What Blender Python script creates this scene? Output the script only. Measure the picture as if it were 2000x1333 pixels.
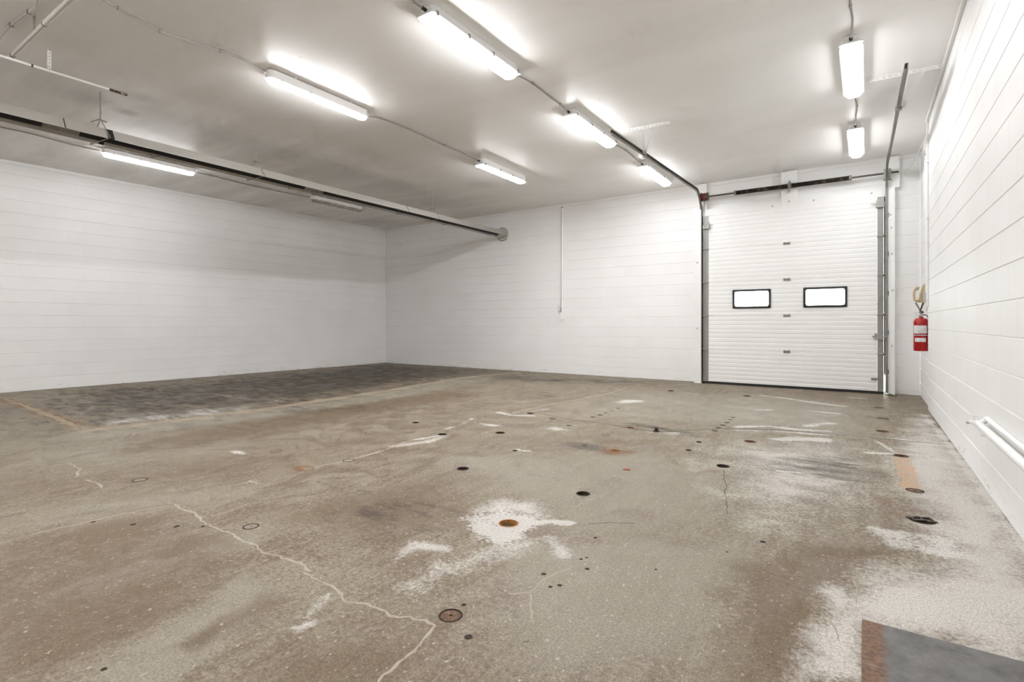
import bpy, math, random
import numpy as np
from mathutils import Vector, Matrix

random.seed(7)
np.random.seed(7)
for o in list(bpy.data.objects):
    bpy.data.objects.remove(o, do_unlink=True)
scene = bpy.context.scene
COL = scene.collection
PI = math.pi

# ------------------------------------------------------------------ camera, sky, exposure
FPX, CAMH, HORIZON = 1020.0, 1.095, 631.5
YAW = math.atan(690 / 1020.0)
cam_d = bpy.data.cameras.new('camera')
cam_d.sensor_width = 36.0
cam_d.lens = FPX / 2000.0 * 36.0
cam_d.shift_y = -(666.5 - HORIZON) / 2000.0
cam_d.clip_start = 0.02
cam = bpy.data.objects.new('camera', cam_d)
COL.objects.link(cam)
cam.location = (0, 0, CAMH)
cam.rotation_euler = (PI / 2, 0, YAW)
scene.camera = cam

world = bpy.data.worlds.new('overcast_sky')
scene.world = world
world.use_nodes = True
wn = world.node_tree.nodes
wn['Background'].inputs[0].default_value = (0.90, 0.96, 1.0, 1)
wn['Background'].inputs[1].default_value = 9.0

scene.view_settings.view_transform = 'Standard'
scene.view_settings.look = 'None'
scene.view_settings.exposure = 0.78
scene.view_settings.gamma = 1.0
scene.view_settings.use_curve_mapping = False
LAMP_POWER = 30.0            # emission of a lit fixture lens
scene.cycles.max_bounces = 7
scene.cycles.diffuse_bounces = 6
scene.cycles.caustics_reflective = False
scene.cycles.caustics_refractive = False
scene.cycles.use_denoising = True
scene.cycles.sample_clamp_indirect = 6.0
scene.cycles.use_adaptive_sampling = True
scene.cycles.adaptive_threshold = 0.1
scene.cycles.adaptive_min_samples = 12

# room (metres): x along the back wall, y towards it, z up; the camera stands at x = y = 0
CEIL = 3.66
YB = 9.97            # back wall face
XL = -10.93          # left wall at the back corner
XR = 0.655           # right wall face
XR2 = 0.685          # right wall face beyond its set-back
YSTEP = 8.40
YF = -3.4            # wall behind the camera
_c, _s = math.cos(YAW), math.sin(YAW)


def ray(px, py):
    x = (px - 1000) / FPX
    return Vector((x * _c - _s, x * _s + _c, -(py - HORIZON) / FPX))


def on_z(px, py, z=0.0):
    r = ray(px, py)
    return Vector((0, 0, CAMH)) + r * ((z - CAMH) / r.z)


def on_y(px, py, y):
    r = ray(px, py)
    return Vector((0, 0, CAMH)) + r * (y / r.y)


def on_x(px, py, x):
    r = ray(px, py)
    return Vector((0, 0, CAMH)) + r * (x / r.x)


def pixel(p):
    zc = -p[0] * _s + p[1] * _c
    xc = p[0] * _c + p[1] * _s
    if zc < 0.05:
        return None
    return 1000 + FPX * xc / zc, HORIZON - FPX * (p[2] - CAMH) / zc, zc


# ------------------------------------------------------------------ materials
def srgb(r, g, b):
    f = lambda v: (v / 255 / 12.92) if v / 255 <= 0.04045 else ((v / 255 + 0.055) / 1.055) ** 2.4
    return (f(r), f(g), f(b), 1)


MATS = {}


class NT:
    def __init__(self, name):
        self.m = bpy.data.materials.new(name)
        self.m.use_nodes = True
        self.t = self.m.node_tree
        self.bsdf = self.t.nodes['Principled BSDF']
        MATS[name] = self.m

    def n(self, typ, **kw):
        nd = self.t.nodes.new(typ)
        for k, v in kw.items():
            if hasattr(nd, k) and not k.startswith('i_'):
                setattr(nd, k, v)
        return nd

    def link(self, a, b):
        self.t.links.new(a, b)

    def val(self, sock, v):
        if isinstance(v, bpy.types.NodeSocket):
            self.link(v, sock)
        else:
            sock.default_value = v

    def coords(self):
        return self.n('ShaderNodeTexCoord').outputs['Object']

    def geo(self):
        return self.n('ShaderNodeNewGeometry').outputs['Position']

    def noise(self, scale, detail=4, rough=0.55, vec=None, dist=0.0):
        nd = self.n('ShaderNodeTexNoise')
        nd.inputs['Scale'].default_value = scale
        nd.inputs['Detail'].default_value = detail
        nd.inputs['Roughness'].default_value = rough
        nd.inputs['Distortion'].default_value = dist
        if vec is not None:
            self.link(vec, nd.inputs['Vector'])
        return nd.outputs['Fac']

    def mapping(self, vec, scale=(1, 1, 1), rot=(0, 0, 0)):
        nd = self.n('ShaderNodeMapping')
        nd.inputs['Scale'].default_value = scale
        nd.inputs['Rotation'].default_value = rot
        self.link(vec, nd.inputs['Vector'])
        return nd.outputs[0]

    def ramp(self, fac, a, b, ca=0.0, cb=1.0):
        nd = self.n('ShaderNodeMapRange')
        nd.interpolation_type = 'SMOOTHSTEP'
        self.val(nd.inputs['Value'], fac)
        nd.inputs['From Min'].default_value = a
        nd.inputs['From Max'].default_value = b
        nd.inputs['To Min'].default_value = ca
        nd.inputs['To Max'].default_value = cb
        return nd.outputs['Result']

    def math(self, op, a, b=0.0):
        nd = self.n('ShaderNodeMath')
        nd.operation = op
        self.val(nd.inputs[0], a)
        self.val(nd.inputs[1], b)
        return nd.outputs[0]

    def mix(self, fac, a, b):
        nd = self.n('ShaderNodeMix')
        nd.data_type = 'RGBA'
        self.val(nd.inputs[0], fac)
        self.val(nd.inputs[6], a)
        self.val(nd.inputs[7], b)
        return nd.outputs[2]

    def attr(self, name):
        nd = self.n('ShaderNodeAttribute')
        nd.attribute_name = name
        return nd.outputs['Fac']

    def bump(self, h, strength=0.2, dist=0.01):
        nd = self.n('ShaderNodeBump')
        nd.inputs['Strength'].default_value = strength
        nd.inputs['Distance'].default_value = dist
        self.link(h, nd.inputs['Height'])
        self.link(nd.outputs[0], self.bsdf.inputs['Normal'])

    def out(self, color, rough=0.5, metal=0.0):
        self.val(self.bsdf.inputs['Base Color'], color)
        self.val(self.bsdf.inputs['Roughness'], rough)
        self.val(self.bsdf.inputs['Metallic'], metal)


def simple(name, col, rough=0.5, metal=0.0, var=0.12, scale=18.0):
    """painted or metal finish with a little procedural mottling"""
    t = NT(name)
    n = t.noise(scale, 4, 0.6, t.coords())
    dark = tuple(c * (1 - var) for c in col[:3]) + (1,)
    light = tuple(min(1, c * (1 + var * 0.5)) for c in col[:3]) + (1,)
    t.out(t.mix(n, dark, light), rough, metal)
    return t.m


# painted masonry
t = NT('white_block_paint')
p = t.geo()
big = t.noise(0.55, 3, 0.6, p)
fine = t.noise(30, 2, 0.65, p)
rnd = t.n('ShaderNodeObjectInfo').outputs['Random']
col = t.mix(t.ramp(big, 0.3, 0.7), (0.835, 0.835, 0.825, 1), (0.885, 0.885, 0.88, 1))
col = t.mix(t.math('MULTIPLY', t.ramp(fine, 0.62, 0.8), 0.18), col, (0.60, 0.59, 0.56, 1))
col = t.mix(t.math('MULTIPLY', rnd, 0.07), col, (0.66, 0.65, 0.62, 1))
sep = t.n('ShaderNodeSeparateXYZ')
t.link(p, sep.inputs[0])
# dark scuffs and bare mortar right above the floor
foot = t.ramp(sep.outputs['Z'], 0.0, 0.16, 1.0, 0.0)
scuff = t.ramp(t.noise(5, 3, 0.75, t.mapping(p, (1, 1, 5))), 0.55, 0.7)
col = t.mix(t.math('MULTIPLY', t.math('MULTIPLY', foot, scuff), 0.55), col, (0.30, 0.29, 0.27, 1))
t.out(col, 0.55)

t = NT('ceiling_paint')
p = t.geo()
big = t.noise(0.45, 3, 0.6, t.mapping(p, (0.5, 1.6, 1), (0, 0, 0.15)), 0.6)
sepc = t.n('ShaderNodeSeparateXYZ')
t.link(p, sepc.inputs[0])
col = t.mix(t.ramp(big, 0.30, 0.72), (0.865, 0.855, 0.835, 1), (0.925, 0.92, 0.91, 1))
# dirty streaks by the tube heater; tone also darker across the left side
left_dirt_tone = t.ramp(sepc.outputs['X'], -7.9, -4.6, 1.0, 0.0)
left_dirt_tone = t.math('MULTIPLY', left_dirt_tone, t.ramp(t.noise(0.8, 5, 0.65, t.mapping(p, (0.35, 1.7, 1))), 0.25, 0.75))
col = t.mix(t.math('MULTIPLY', left_dirt_tone, 0.55), col, (0.47, 0.425, 0.355, 1))
spots = t.ramp(t.noise(9, 2, 0.5, p), 0.76, 0.80)
col = t.mix(t.math('MULTIPLY', spots, 0.35), col, (0.36, 0.33, 0.29, 1))
for (sxp, syp, rad, amt) in ((on_z(247, 219, CEIL).x, on_z(247, 219, CEIL).y, 0.16, 0.55), (on_z(180, 195, CEIL).x, on_z(180, 195, CEIL).y, 0.30, 0.28),
                             (on_z(275, 190, CEIL).x, on_z(275, 190, CEIL).y, 0.22, 0.30), (on_z(940, 360, CEIL).x, on_z(940, 360, CEIL).y, 0.4, 0.22),
                             (on_z(740, 432, CEIL).x, on_z(740, 432, CEIL).y, 0.9, 0.30)):
    dd = t.n('ShaderNodeVectorMath')
    dd.operation = 'DISTANCE'
    t.link(p, dd.inputs[0])
    dd.inputs[1].default_value = (sxp, syp, CEIL)
    sm = t.math('MULTIPLY', t.ramp(t.math('ADD', dd.outputs['Value'], t.math('MULTIPLY', big, rad)), rad * 0.5, rad * 1.6, 1.0, 0.0), amt)
    col = t.mix(sm, col, (0.16, 0.145, 0.12, 1))
t.out(col, 0.42)

simple('white_trim_paint', (0.86, 0.86, 0.85, 1), 0.4, 0, 0.06, 6)
simple('door_white', (0.86, 0.86, 0.85, 1), 0.35, 0, 0.05, 3)
simple('galvanized', (0.34, 0.34, 0.32, 1), 0.45, 0.55, 0.25, 22)
simple('track_steel', (0.25, 0.24, 0.21, 1), 0.42, 0.7, 0.3, 14)
simple('dark_steel', (0.13, 0.115, 0.10, 1), 0.5, 0.6, 0.4, 25)
simple('hinge_steel', (0.34, 0.32, 0.27, 1), 0.45, 0.6, 0.35, 40)
simple('black_rubber', (0.012, 0.012, 0.012, 1), 0.6, 0, 0.3, 30)
simple('black_tube', (0.012, 0.011, 0.010, 1), 0.65, 0.0, 0.3, 12)
simple('hood_sheet', (0.46, 0.44, 0.405, 1), 0.4, 0.15, 0.12, 4)
simple('tube_sleeve', (0.30, 0.285, 0.26, 1), 0.5, 0.3, 0.45, 14)
simple('fixture_white', (0.84, 0.84, 0.83, 1), 0.35, 0, 0.05, 10)
simple('clip_steel', (0.42, 0.40, 0.37, 1), 0.4, 0.5, 0.2, 30)
simple('pipe_cream', (0.60, 0.57, 0.52, 1), 0.45, 0, 0.15, 8)
simple('cable_grey', (0.30, 0.285, 0.265, 1), 0.5, 0, 0.2, 20)
simple('cable_light', (0.52, 0.505, 0.48, 1), 0.5, 0, 0.15, 20)
simple('red_drum', (0.24, 0.055, 0.04, 1), 0.5, 0.2, 0.5, 20)
simple('extinguisher_red', (0.40, 0.003, 0.005, 1), 0.25, 0, 0.1, 6)
simple('chrome', (0.65, 0.65, 0.65, 1), 0.2, 0.9, 0.1, 10)
simple('black_plastic', (0.02, 0.02, 0.02, 1), 0.4, 0, 0.2, 20)
simple('phone_beige', (0.56, 0.44, 0.27, 1), 0.4, 0, 0.08, 10)
simple('cord_olive', (0.25, 0.21, 0.13, 1), 0.5, 0, 0.2, 30)
simple('box_grey', (0.55, 0.55, 0.54, 1), 0.4, 0.3, 0.2, 60)
simple('green_cord', (0.10, 0.16, 0.04, 1), 0.5, 0, 0.3, 30)
simple('orange_scrap', (0.26, 0.075, 0.03, 1), 0.7, 0, 0.3, 60)
simple('pale_filler', (0.38, 0.335, 0.27, 1), 0.8, 0, 0.22, 30)
simple('joint_filler', (0.33, 0.265, 0.185, 1), 0.8, 0, 0.35, 9)
simple('dark_crack', (0.075, 0.062, 0.048, 1), 0.9, 0, 0.3, 30)
simple('mortar_patch', (0.24, 0.21, 0.165, 1), 0.8, 0, 0.2, 40)

t = NT('rust_brown')
p = t.coords()
n = t.noise(60, 6, 0.7, p)
t.out(t.mix(t.ramp(n, 0.35, 0.65), (0.075, 0.042, 0.026, 1), (0.21, 0.125, 0.075, 1)), 0.75, 0.2)
t.bump(n, 0.3, 0.003)
t = NT('rust_dark')
n = t.noise(60, 6, 0.7, t.coords())
t.out(t.mix(t.ramp(n, 0.35, 0.7), (0.014, 0.009, 0.006, 1), (0.060, 0.033, 0.017, 1)), 0.8, 0.2)
t = NT('rust_orange')
n = t.noise(45, 6, 0.7, t.coords())
t.out(t.mix(t.ramp(n, 0.3, 0.7), (0.20, 0.075, 0.015, 1), (0.44, 0.20, 0.055, 1)), 0.8)
t = NT('murky_water')
t.out((0.075, 0.062, 0.03, 1), 0.12)
t = NT('chipped_pipe')
n = t.noise(22, 5, 0.7, t.coords())
t.out(t.mix(t.ramp(n, 0.54, 0.58), (0.03, 0.025, 0.02, 1), (0.42, 0.30, 0.19, 1)), 0.6)
t = NT('spring_steel')
p = t.coords()
n = t.noise(16, 3, 0.6, p)
t.out(t.mix(t.ramp(n, 0.5, 0.62), (0.020, 0.015, 0.011, 1), (0.13, 0.105, 0.07, 1)), 0.45, 0.4)

t = NT('steel_plate')
p = t.geo()
sep = t.n('ShaderNodeSeparateXYZ')
t.link(p, sep.inputs[0])
n = t.noise(9, 6, 0.65, p)
f = t.noise(70, 5, 0.7, p)
col = t.mix(t.ramp(n, 0.3, 0.7), (0.105, 0.10, 0.095, 1), (0.185, 0.18, 0.175, 1))
edge = t.ramp(t.math('ADD', sep.outputs['X'], t.math('MULTIPLY', n, 0.05)), 0.06, 0.10, 1.0, 0.0)
rust = t.mix(t.ramp(f, 0.35, 0.65), (0.09, 0.045, 0.022, 1), (0.24, 0.13, 0.07, 1))
col = t.mix(t.math('MULTIPLY', edge, 0.9), col, rust)
scr = t.ramp(t.noise(14, 2, 0.4, t.mapping(p, (0.25, 3.5, 1), (0, 0, 0.5))), 0.70, 0.74)
col = t.mix(t.math('MULTIPLY', scr, 0.35), col, (0.42, 0.43, 0.44, 1))
t.out(col, t.ramp(f, 0.2, 0.8, 0.42, 0.62), 0.35)
t.bump(f, 0.15, 0.002)

def lamp_material(power):
    # power set lamp by lamp to balance the brightness of walls and ceiling
    name = 'lamp_lens_%d' % round(power * 100)
    if name not in MATS:
        q = NT(name)
        q.out((0.9, 0.9, 0.88, 1), 0.4)
        q.bsdf.inputs['Emission Color'].default_value = (0.985, 0.985, 1.0, 1)
        q.bsdf.inputs['Emission Strength'].default_value = LAMP_POWER * power
    return name


t = NT('lamp_lens_off')
n = t.noise(26, 3, 0.6, t.mapping(t.coords(), (0.6, 4, 1)))
t.out(t.mix(t.ramp(n, 0.4, 0.6), (0.20, 0.185, 0.15, 1), (0.50, 0.48, 0.43, 1)), 0.25)

t = NT('window_glass')
g = t.n('ShaderNodeBsdfGlossy')
g.inputs['Roughness'].default_value = 0.05
tr = t.n('ShaderNodeBsdfTransparent')
tr.inputs[0].default_value = (0.93, 0.97, 0.95, 1)
mx = t.n('ShaderNodeMixShader')
fr = t.n('ShaderNodeFresnel')
t.link(fr.outputs[0], mx.inputs[0])
t.link(tr.outputs[0], mx.inputs[1])
t.link(g.outputs[0], mx.inputs[2])
t.link(mx.outputs[0], t.t.nodes['Material Output'].inputs[0])

t = NT('paper_label')
p = t.coords()
n = t.noise(60, 2, 0.5, t.mapping(p, (0.7, 0.7, 6)))
t.out(t.mix(t.ramp(n, 0.52, 0.60), (0.78, 0.78, 0.76, 1), (0.36, 0.37, 0.38, 1)), 0.5)

# concrete slab: procedural grain, with stains spread from per-vertex masks
t = NT('worn_concrete')
p = t.geo()
n1 = t.noise(0.6, 4, 0.62, p, 0.4)
n2 = t.ramp(t.noise(3.2, 5, 0.68, p, 0.3), 0.30, 0.70)
n3 = t.ramp(t.noise(46, 4, 0.74, p), 0.28, 0.72)
lane = t.ramp(t.noise(6.0, 4, 0.7, t.mapping(p, (2.6, 0.7, 1), (0, 0, -0.12))), 0.30, 0.70)
n4 = t.noise(120, 2, 0.7, p)
CA = (0.150, 0.106, 0.065, 1)
CB = (0.240, 0.203, 0.147, 1)
base = t.math('ADD', t.math('MULTIPLY', n1, 0.6), t.math('MULTIPLY', n2, 0.4))
base = t.math('ADD', t.math('MULTIPLY', base, 0.75), t.math('MULTIPLY', lane, 0.25))
col = t.mix(t.ramp(base, 0.32, 0.66), CA, CB)
col = t.mix(t.math('MULTIPLY', t.ramp(n3, 0.50, 0.90), 0.52), col, (0.33, 0.285, 0.220, 1))
col = t.mix(t.math('MULTIPLY', t.ramp(n3, 0.45, 0.12), 0.55), col, (0.095, 0.070, 0.047, 1))


def stain(col, name, target, hard=0.25, amt=1.0, nz=None, gain=0.8):
    a = t.attr(name)
    k = t.math('ADD', a, t.math('MULTIPLY', t.math('SUBTRACT', nz, 0.5), gain))
    k = t.ramp(k, 0.5 - hard, 0.5 + hard)
    k = t.math('MULTIPLY', k, t.math('GREATER_THAN', a, 0.02))
    k = t.math('MULTIPLY', k, amt)
    return t.mix(k, col, target)


rag = t.math('ADD', t.math('MULTIPLY', n2, 0.55), t.math('MULTIPLY', n3, 0.45))
streak = t.ramp(t.noise(3.0, 5, 0.7, t.mapping(p, (0.8, 2.6, 1), (0, 0, 0.35)), 0.3), 0.30, 0.70)
col = stain(col, 'grey', (0.270, 0.242, 0.192, 1), 0.45, 0.75, n2, 0.6)
col = stain(col, 'brown', (0.130, 0.087, 0.048, 1), 0.45, 0.75, n2, 0.6)
col = stain(col, 'pale', (0.585, 0.56, 0.52, 1), 0.50, 0.85, rag, 0.95)
col = stain(col, 'dark', (0.040, 0.028, 0.017, 1), 0.40, 0.90, streak, 0.8)
col = stain(col, 'sand', (0.36, 0.29, 0.20, 1), 0.40, 0.85, rag, 0.9)
col = stain(col, 'rust', (0.155, 0.070, 0.020, 1), 0.35, 0.8, n2, 0.6)
col = stain(col, 'orange', (0.46, 0.29, 0.16, 1), 0.16, 0.75, rag, 1.6)
col = stain(col, 'white', (0.58, 0.565, 0.53, 1), 0.26, 0.76, rag, 1.35)
fleck = t.ramp(t.noise(58, 2, 0.5, t.mapping(p, (1.0, 0.6, 1), (0, 0, 0.3))), 0.655, 0.70)
col = t.mix(t.math('MULTIPLY', fleck, 0.62), col, (0.45, 0.41, 0.35, 1))
pit = t.ramp(t.noise(13, 2, 0.4, p), 0.785, 0.80)
col = t.mix(t.math('MULTIPLY', pit, 0.6), col, (0.06, 0.05, 0.04, 1))
grit = t.ramp(n4, 0.35, 0.65, 0.78, 1.20)
mul = t.n('ShaderNodeVectorMath')
mul.operation = 'SCALE'
t.link(col, mul.inputs[0])
t.link(grit, mul.inputs['Scale'])
t.out(mul.outputs[0], t.ramp(n2, 0.2, 0.8, 0.42, 0.66))
t.bsdf.inputs['Specular IOR Level'].default_value = 0.38
t.bump(t.math('ADD', n3, t.math('MULTIPLY', n4, 0.4)), 0.22, 0.004)


# ------------------------------------------------------------------ mesh building
class MB:
    def __init__(self):
        self.v, self.f = [], []

    def add(self, vs, fs):
        b = len(self.v)
        self.v += [tuple(v) for v in vs]
        self.f += [tuple(i + b for i in f) for f in fs]
        return self

    def box(self, x0, x1, y0, y1, z0, z1):
        return self.add([(x0, y0, z0), (x1, y0, z0), (x1, y1, z0), (x0, y1, z0),
                         (x0, y0, z1), (x1, y0, z1), (x1, y1, z1), (x0, y1, z1)],
                        [(0, 3, 2, 1), (4, 5, 6, 7), (0, 1, 5, 4), (1, 2, 6, 5), (2, 3, 7, 6), (3, 0, 4, 7)])

    def prism(self, poly, axis, a, b):
        """closed polygon (in the two other axes, cyclic order) extruded along axis"""
        n = len(poly)

        def pt(q, w):
            return {'x': (w, q[0], q[1]), 'y': (q[0], w, q[1]), 'z': (q[0], q[1], w)}[axis]
        vs = [pt(q, a) for q in poly] + [pt(q, b) for q in poly]
        fs = [(i, (i + 1) % n, (i + 1) % n + n, i + n) for i in range(n)]
        fs += [tuple(range(n))[::-1], tuple(range(n, 2 * n))]
        return self.add(vs, fs)

    def sweep(self, path, ring, closed=False, up=(0, 0, 1), caps=True):
        """ring: list of (side, up) offsets carried along path"""
        P = [Vector(q) for q in path]
        n, m = len(P), len(ring)
        up = Vector(up)
        vs, fs = [], []
        last = None
        for i in range(n):
            if closed:
                d = P[(i + 1) % n] - P[i - 1]
            else:
                d = P[min(i + 1, n - 1)] - P[max(i - 1, 0)]
            d.normalize()
            s = d.cross(up)
            if s.length < 1e-3:
                s = last.copy() if last is not None else d.cross(Vector((0, 1, 0)))
                s = s - d * s.dot(d)
            s.normalize()
            if last is not None and s.dot(last) < 0:
                s = -s
            last = s
            u = s.cross(d)
            vs += [P[i] + s * a + u * b for a, b in ring]
        k = n if closed else n - 1
        for i in range(k):
            j = (i + 1) % n
            for q in range(m):
                r = (q + 1) % m
                fs.append((i * m + q, i * m + r, j * m + r, j * m + q))
        if caps and not closed:
            fs += [tuple(range(m))[::-1], tuple(range((n - 1) * m, n * m))]
        return self.add(vs, fs)

    def tube(self, path, r, n=8, closed=False):
        ring = [(r * math.cos(2 * PI * i / n), r * math.sin(2 * PI * i / n)) for i in range(n)]
        return self.sweep(path, ring, closed)

    def cyl(self, a, b, r, n=16, r2=None):
        a, b = Vector(a), Vector(b)
        d = (b - a).normalized()
        s = d.orthogonal().normalized()
        u = d.cross(s)
        r2 = r if r2 is None else r2
        vs = [a + (s * math.cos(2 * PI * i / n) + u * math.sin(2 * PI * i / n)) * r for i in range(n)]
        vs += [b + (s * math.cos(2 * PI * i / n) + u * math.sin(2 * PI * i / n)) * r2 for i in range(n)]
        fs = [(i, (i + 1) % n, (i + 1) % n + n, i + n) for i in range(n)]
        fs += [tuple(range(n))[::-1], tuple(range(n, 2 * n))]
        return self.add(vs, fs)

    def lathe(self, prof, c=(0, 0, 0), n=24, closed=False):
        """profile of (r, z) turned about the vertical through c"""
        vs, fs = [], []
        m = len(prof)
        for i in range(n):
            a = 2 * PI * i / n
            vs += [(c[0] + r * math.cos(a), c[1] + r * math.sin(a), c[2] + z) for r, z in prof]
        for i in range(n):
            j = (i + 1) % n
            for q in range(m if closed else m - 1):
                w = (q + 1) % m
                fs.append((i * m + q, j * m + q, j * m + w, i * m + w))
        return self.add(vs, fs)

    def bar(self, a, b, w, h, up=(0, 0, 1)):
        return self.sweep([a, b], [(-w / 2, -h / 2), (w / 2, -h / 2), (w / 2, h / 2), (-w / 2, h / 2)], up=up)

    def mesh(self, name, smooth=False):
        me = bpy.data.meshes.new(name)
        me.from_pydata(self.v, [], self.f)
        me.update()
        if smooth:
            for q in me.polygons:
                q.use_smooth = True
        return me

    def build(self, name, mat, parent=None, smooth=False, local=False):
        """link as one mesh object; vertices are given in room coordinates unless local"""
        if parent is not None and not local:
            off = world_loc(parent)
            self.v = [(x - off[0], y - off[1], z - off[2]) for x, y, z in self.v]
        me = self.mesh(name, smooth)
        if smooth:
            try:
                me.set_sharp_from_angle(angle=math.radians(38))
            except Exception:
                pass
        me.materials.append(MATS[mat])
        o = bpy.data.objects.new(name, me)
        COL.objects.link(o)
        o.parent = parent
        return o


def world_loc(o):
    p = Vector((0, 0, 0))
    while o is not None:
        p += Vector(o.location)
        o = o.parent
    return p


def tag(o, label, cat, group=None, kind=None):
    o['label'] = label
    o['category'] = cat
    if group:
        o['group'] = group
    if kind:
        o['kind'] = kind
    return o


def thing(name, label, cat, loc=(0, 0, 0), group=None, kind=None):
    o = bpy.data.objects.new(name, None)
    o.empty_display_size = 0.05
    COL.objects.link(o)
    o.location = loc
    return tag(o, label, cat, group, kind)


def inst(src, name, loc, parent):
    o = bpy.data.objects.new(name, src.data if hasattr(src, 'data') else src)
    COL.objects.link(o)
    o.location = loc
    o.parent = parent
    return o


def smooth_path(pts, k=6):
    """Catmull-Rom through pts"""
    P = [Vector(q) for q in pts]
    P = [P[0] * 2 - P[1]] + P + [P[-1] * 2 - P[-2]]
    out = []
    for i in range(1, len(P) - 2):
        a, b, c, d = P[i - 1:i + 3]
        for j in range(k):
            u = j / k
            out.append(0.5 * ((2 * b) + (c - a) * u + (2 * a - 5 * b + 4 * c - d) * u * u + (3 * b - a - 3 * c + d) * u ** 3))
    out.append(P[-2])
    return out


# ------------------------------------------------------------------ block walls
BW, BH, BD = 0.4064, CEIL / 18.0, 0.09
_block_cache = {}


def block_mesh(w, h):
    key = (round(w, 4), round(h, 4))
    if key in _block_cache:
        return _block_cache[key]
    # face of a painted block: tooled bed joints above and below, nearly flush head joints
    bz, by, hx, hy = 0.0048, 0.0060, 0.0016, 0.0006
    m = MB()
    v = [(hx, 0, bz), (w - hx, 0, bz), (w - hx, 0, h - bz), (hx, 0, h - bz),
         (0, hy, bz), (w, hy, bz), (w, hy, h - bz), (0, hy, h - bz),
         (0, by, 0), (w, by, 0), (w, by, h), (0, by, h),
         (0, BD, 0), (w, BD, 0), (w, BD, h), (0, BD, h)]
    f = [(0, 1, 2, 3), (0, 3, 7, 4), (1, 5, 6, 2), (0, 4, 8, 9, 5, 1), (3, 2, 6, 10, 11, 7),
         (8, 12, 13, 9), (11, 10, 14, 15), (4, 7, 11, 15, 12, 8), (5, 9, 13, 14, 10, 6), (12, 15, 14, 13)]
    m.add(v, f)
    me = m.mesh('block')
    me.materials.append(MATS['white_block_paint'])
    _block_cache[key] = me
    return me


def lay_blocks(wall, length, M, openings=(), top=CEIL, limit=300):
    """running bond in the wall's own frame (x right, z up, room towards -y)"""
    items = []
    for c in range(18):
        z0, z1 = c * BH, min((c + 1) * BH, top)
        if z1 - z0 < 0.02:
            continue
        x = -(BW / 2) * (c % 2)
        while x < length - 1e-4:
            a, b = max(0, x), min(length, x + BW)
            x += BW
            segs = [(a, b)]
            for (oa, ob, ot) in openings:
                if z0 < ot - 0.03:
                    new = []
                    for (p0, p1) in segs:
                        if p1 <= oa or p0 >= ob:
                            new.append((p0, p1))
                        else:
                            if p0 < oa:
                                new.append((p0, oa))
                            if p1 > ob:
                                new.append((ob, p1))
                    segs = new
            for (p0, p1) in segs:
                if p1 - p0 > 0.03:
                    items.append((p0, p1, z0, z1))
    scored = []
    for it in items:
        pts = [pixel(M @ Vector((x, 0, z))) for x in (it[0], it[1]) for z in (it[2], it[3])]
        area = 0
        if all(q is not None for q in pts):
            cx = sum(q[0] for q in pts) / 4
            cy = sum(q[1] for q in pts) / 4
            if -20 < cx < 2020 and -20 < cy < 1353:
                area = abs(pts[2][0] - pts[0][0]) * abs(pts[1][1] - pts[0][1])
        scored.append((area, it))
    scored.sort(key=lambda q: -q[0])
    rest = MB()
    for k, (area, it) in enumerate(scored):
        me = block_mesh(it[1] - it[0], it[3] - it[2])
        if k < limit and area > 60:
            inst(me, 'block', (it[0], 0, it[2]), wall)
        else:
            rest.add([(v.co.x + it[0], v.co.y, v.co.z + it[2]) for v in me.vertices], [tuple(q.vertices) for q in me.polygons])
    if rest.v:
        r = rest.build('block_courses', 'white_block_paint', wall, local=True)
        r['kind'] = 'stuff'


def wall(name, label, loc, rotz, length, openings=(), top=CEIL, limit=300, blocks=True):
    m = MB()
    d0, d1 = BD, 0.20
    xs = [0] + [q for o in openings for q in o[:2]] + [length]
    if openings:
        oa, ob, ot = openings[0]
        if oa > 0:
            m.box(-0.25, oa, d0, d1, 0, CEIL)
        m.box(oa, ob, d0, d1, ot, CEIL)
        if length > ob:
            m.box(ob, length + 0.2, d0, d1, 0, CEIL)
    else:
        m.box(0, length, d0 if blocks else 0.0, d1, 0, CEIL)
    o = m.build(name, 'white_block_paint')
    o.location = loc
    o.rotation_euler = (0, 0, rotz)
    tag(o, label, 'wall', kind='structure')
    M = Matrix.Translation(loc) @ Matrix.Rotation(rotz, 4, 'Z')
    if blocks:
        lay_blocks(o, length, M, openings, top, limit)
    return o


# door opening in room coordinates
DX0, DX1, DTOP = -2.455, 0.252, 3.05
SKEW = math.atan2(0.25, 7.7)        # the left wall runs slightly out of square
wall('wall_back', 'white painted concrete block wall with the overhead door', (XL, YB, 0), 0.0, XR2 - XL,
     [(DX0 - XL, DX1 - XL, DTOP)])
LEFT_LEN = (YB - YF) / math.cos(SKEW) + 0.12
sx, sy = XL - (LEFT_LEN - 0.12) * math.sin(SKEW), YF
wall('wall_left', 'long white painted block wall on the left of the room', (sx - 0.004, sy, 0), PI / 2 - SKEW, LEFT_LEN)
wall('wall_right', 'white painted block wall close by on the right', (XR, YSTEP, 0), -PI / 2, YSTEP - YF, top=3.606)
o = wall('wall_corner', 'short set-back strip of white block wall beside the overhead door', (XR2, YB, 0), -PI / 2, YB - YSTEP, limit=60)
o.name = 'wall_corner'
wall('wall_front', 'plain white wall closing the room behind the viewpoint', (XR + 0.2, YF, 0), PI, XR + 0.4 - sx, blocks=False)

m = MB().box(sx - 0.3, XR + 0.35, YF - 0.2, YB + 0.2, CEIL, CEIL + 0.12)
tag(m.build('ceiling', 'ceiling_paint'), 'flat off-white painted ceiling with sooty patches', 'ceiling', kind='structure')

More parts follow.
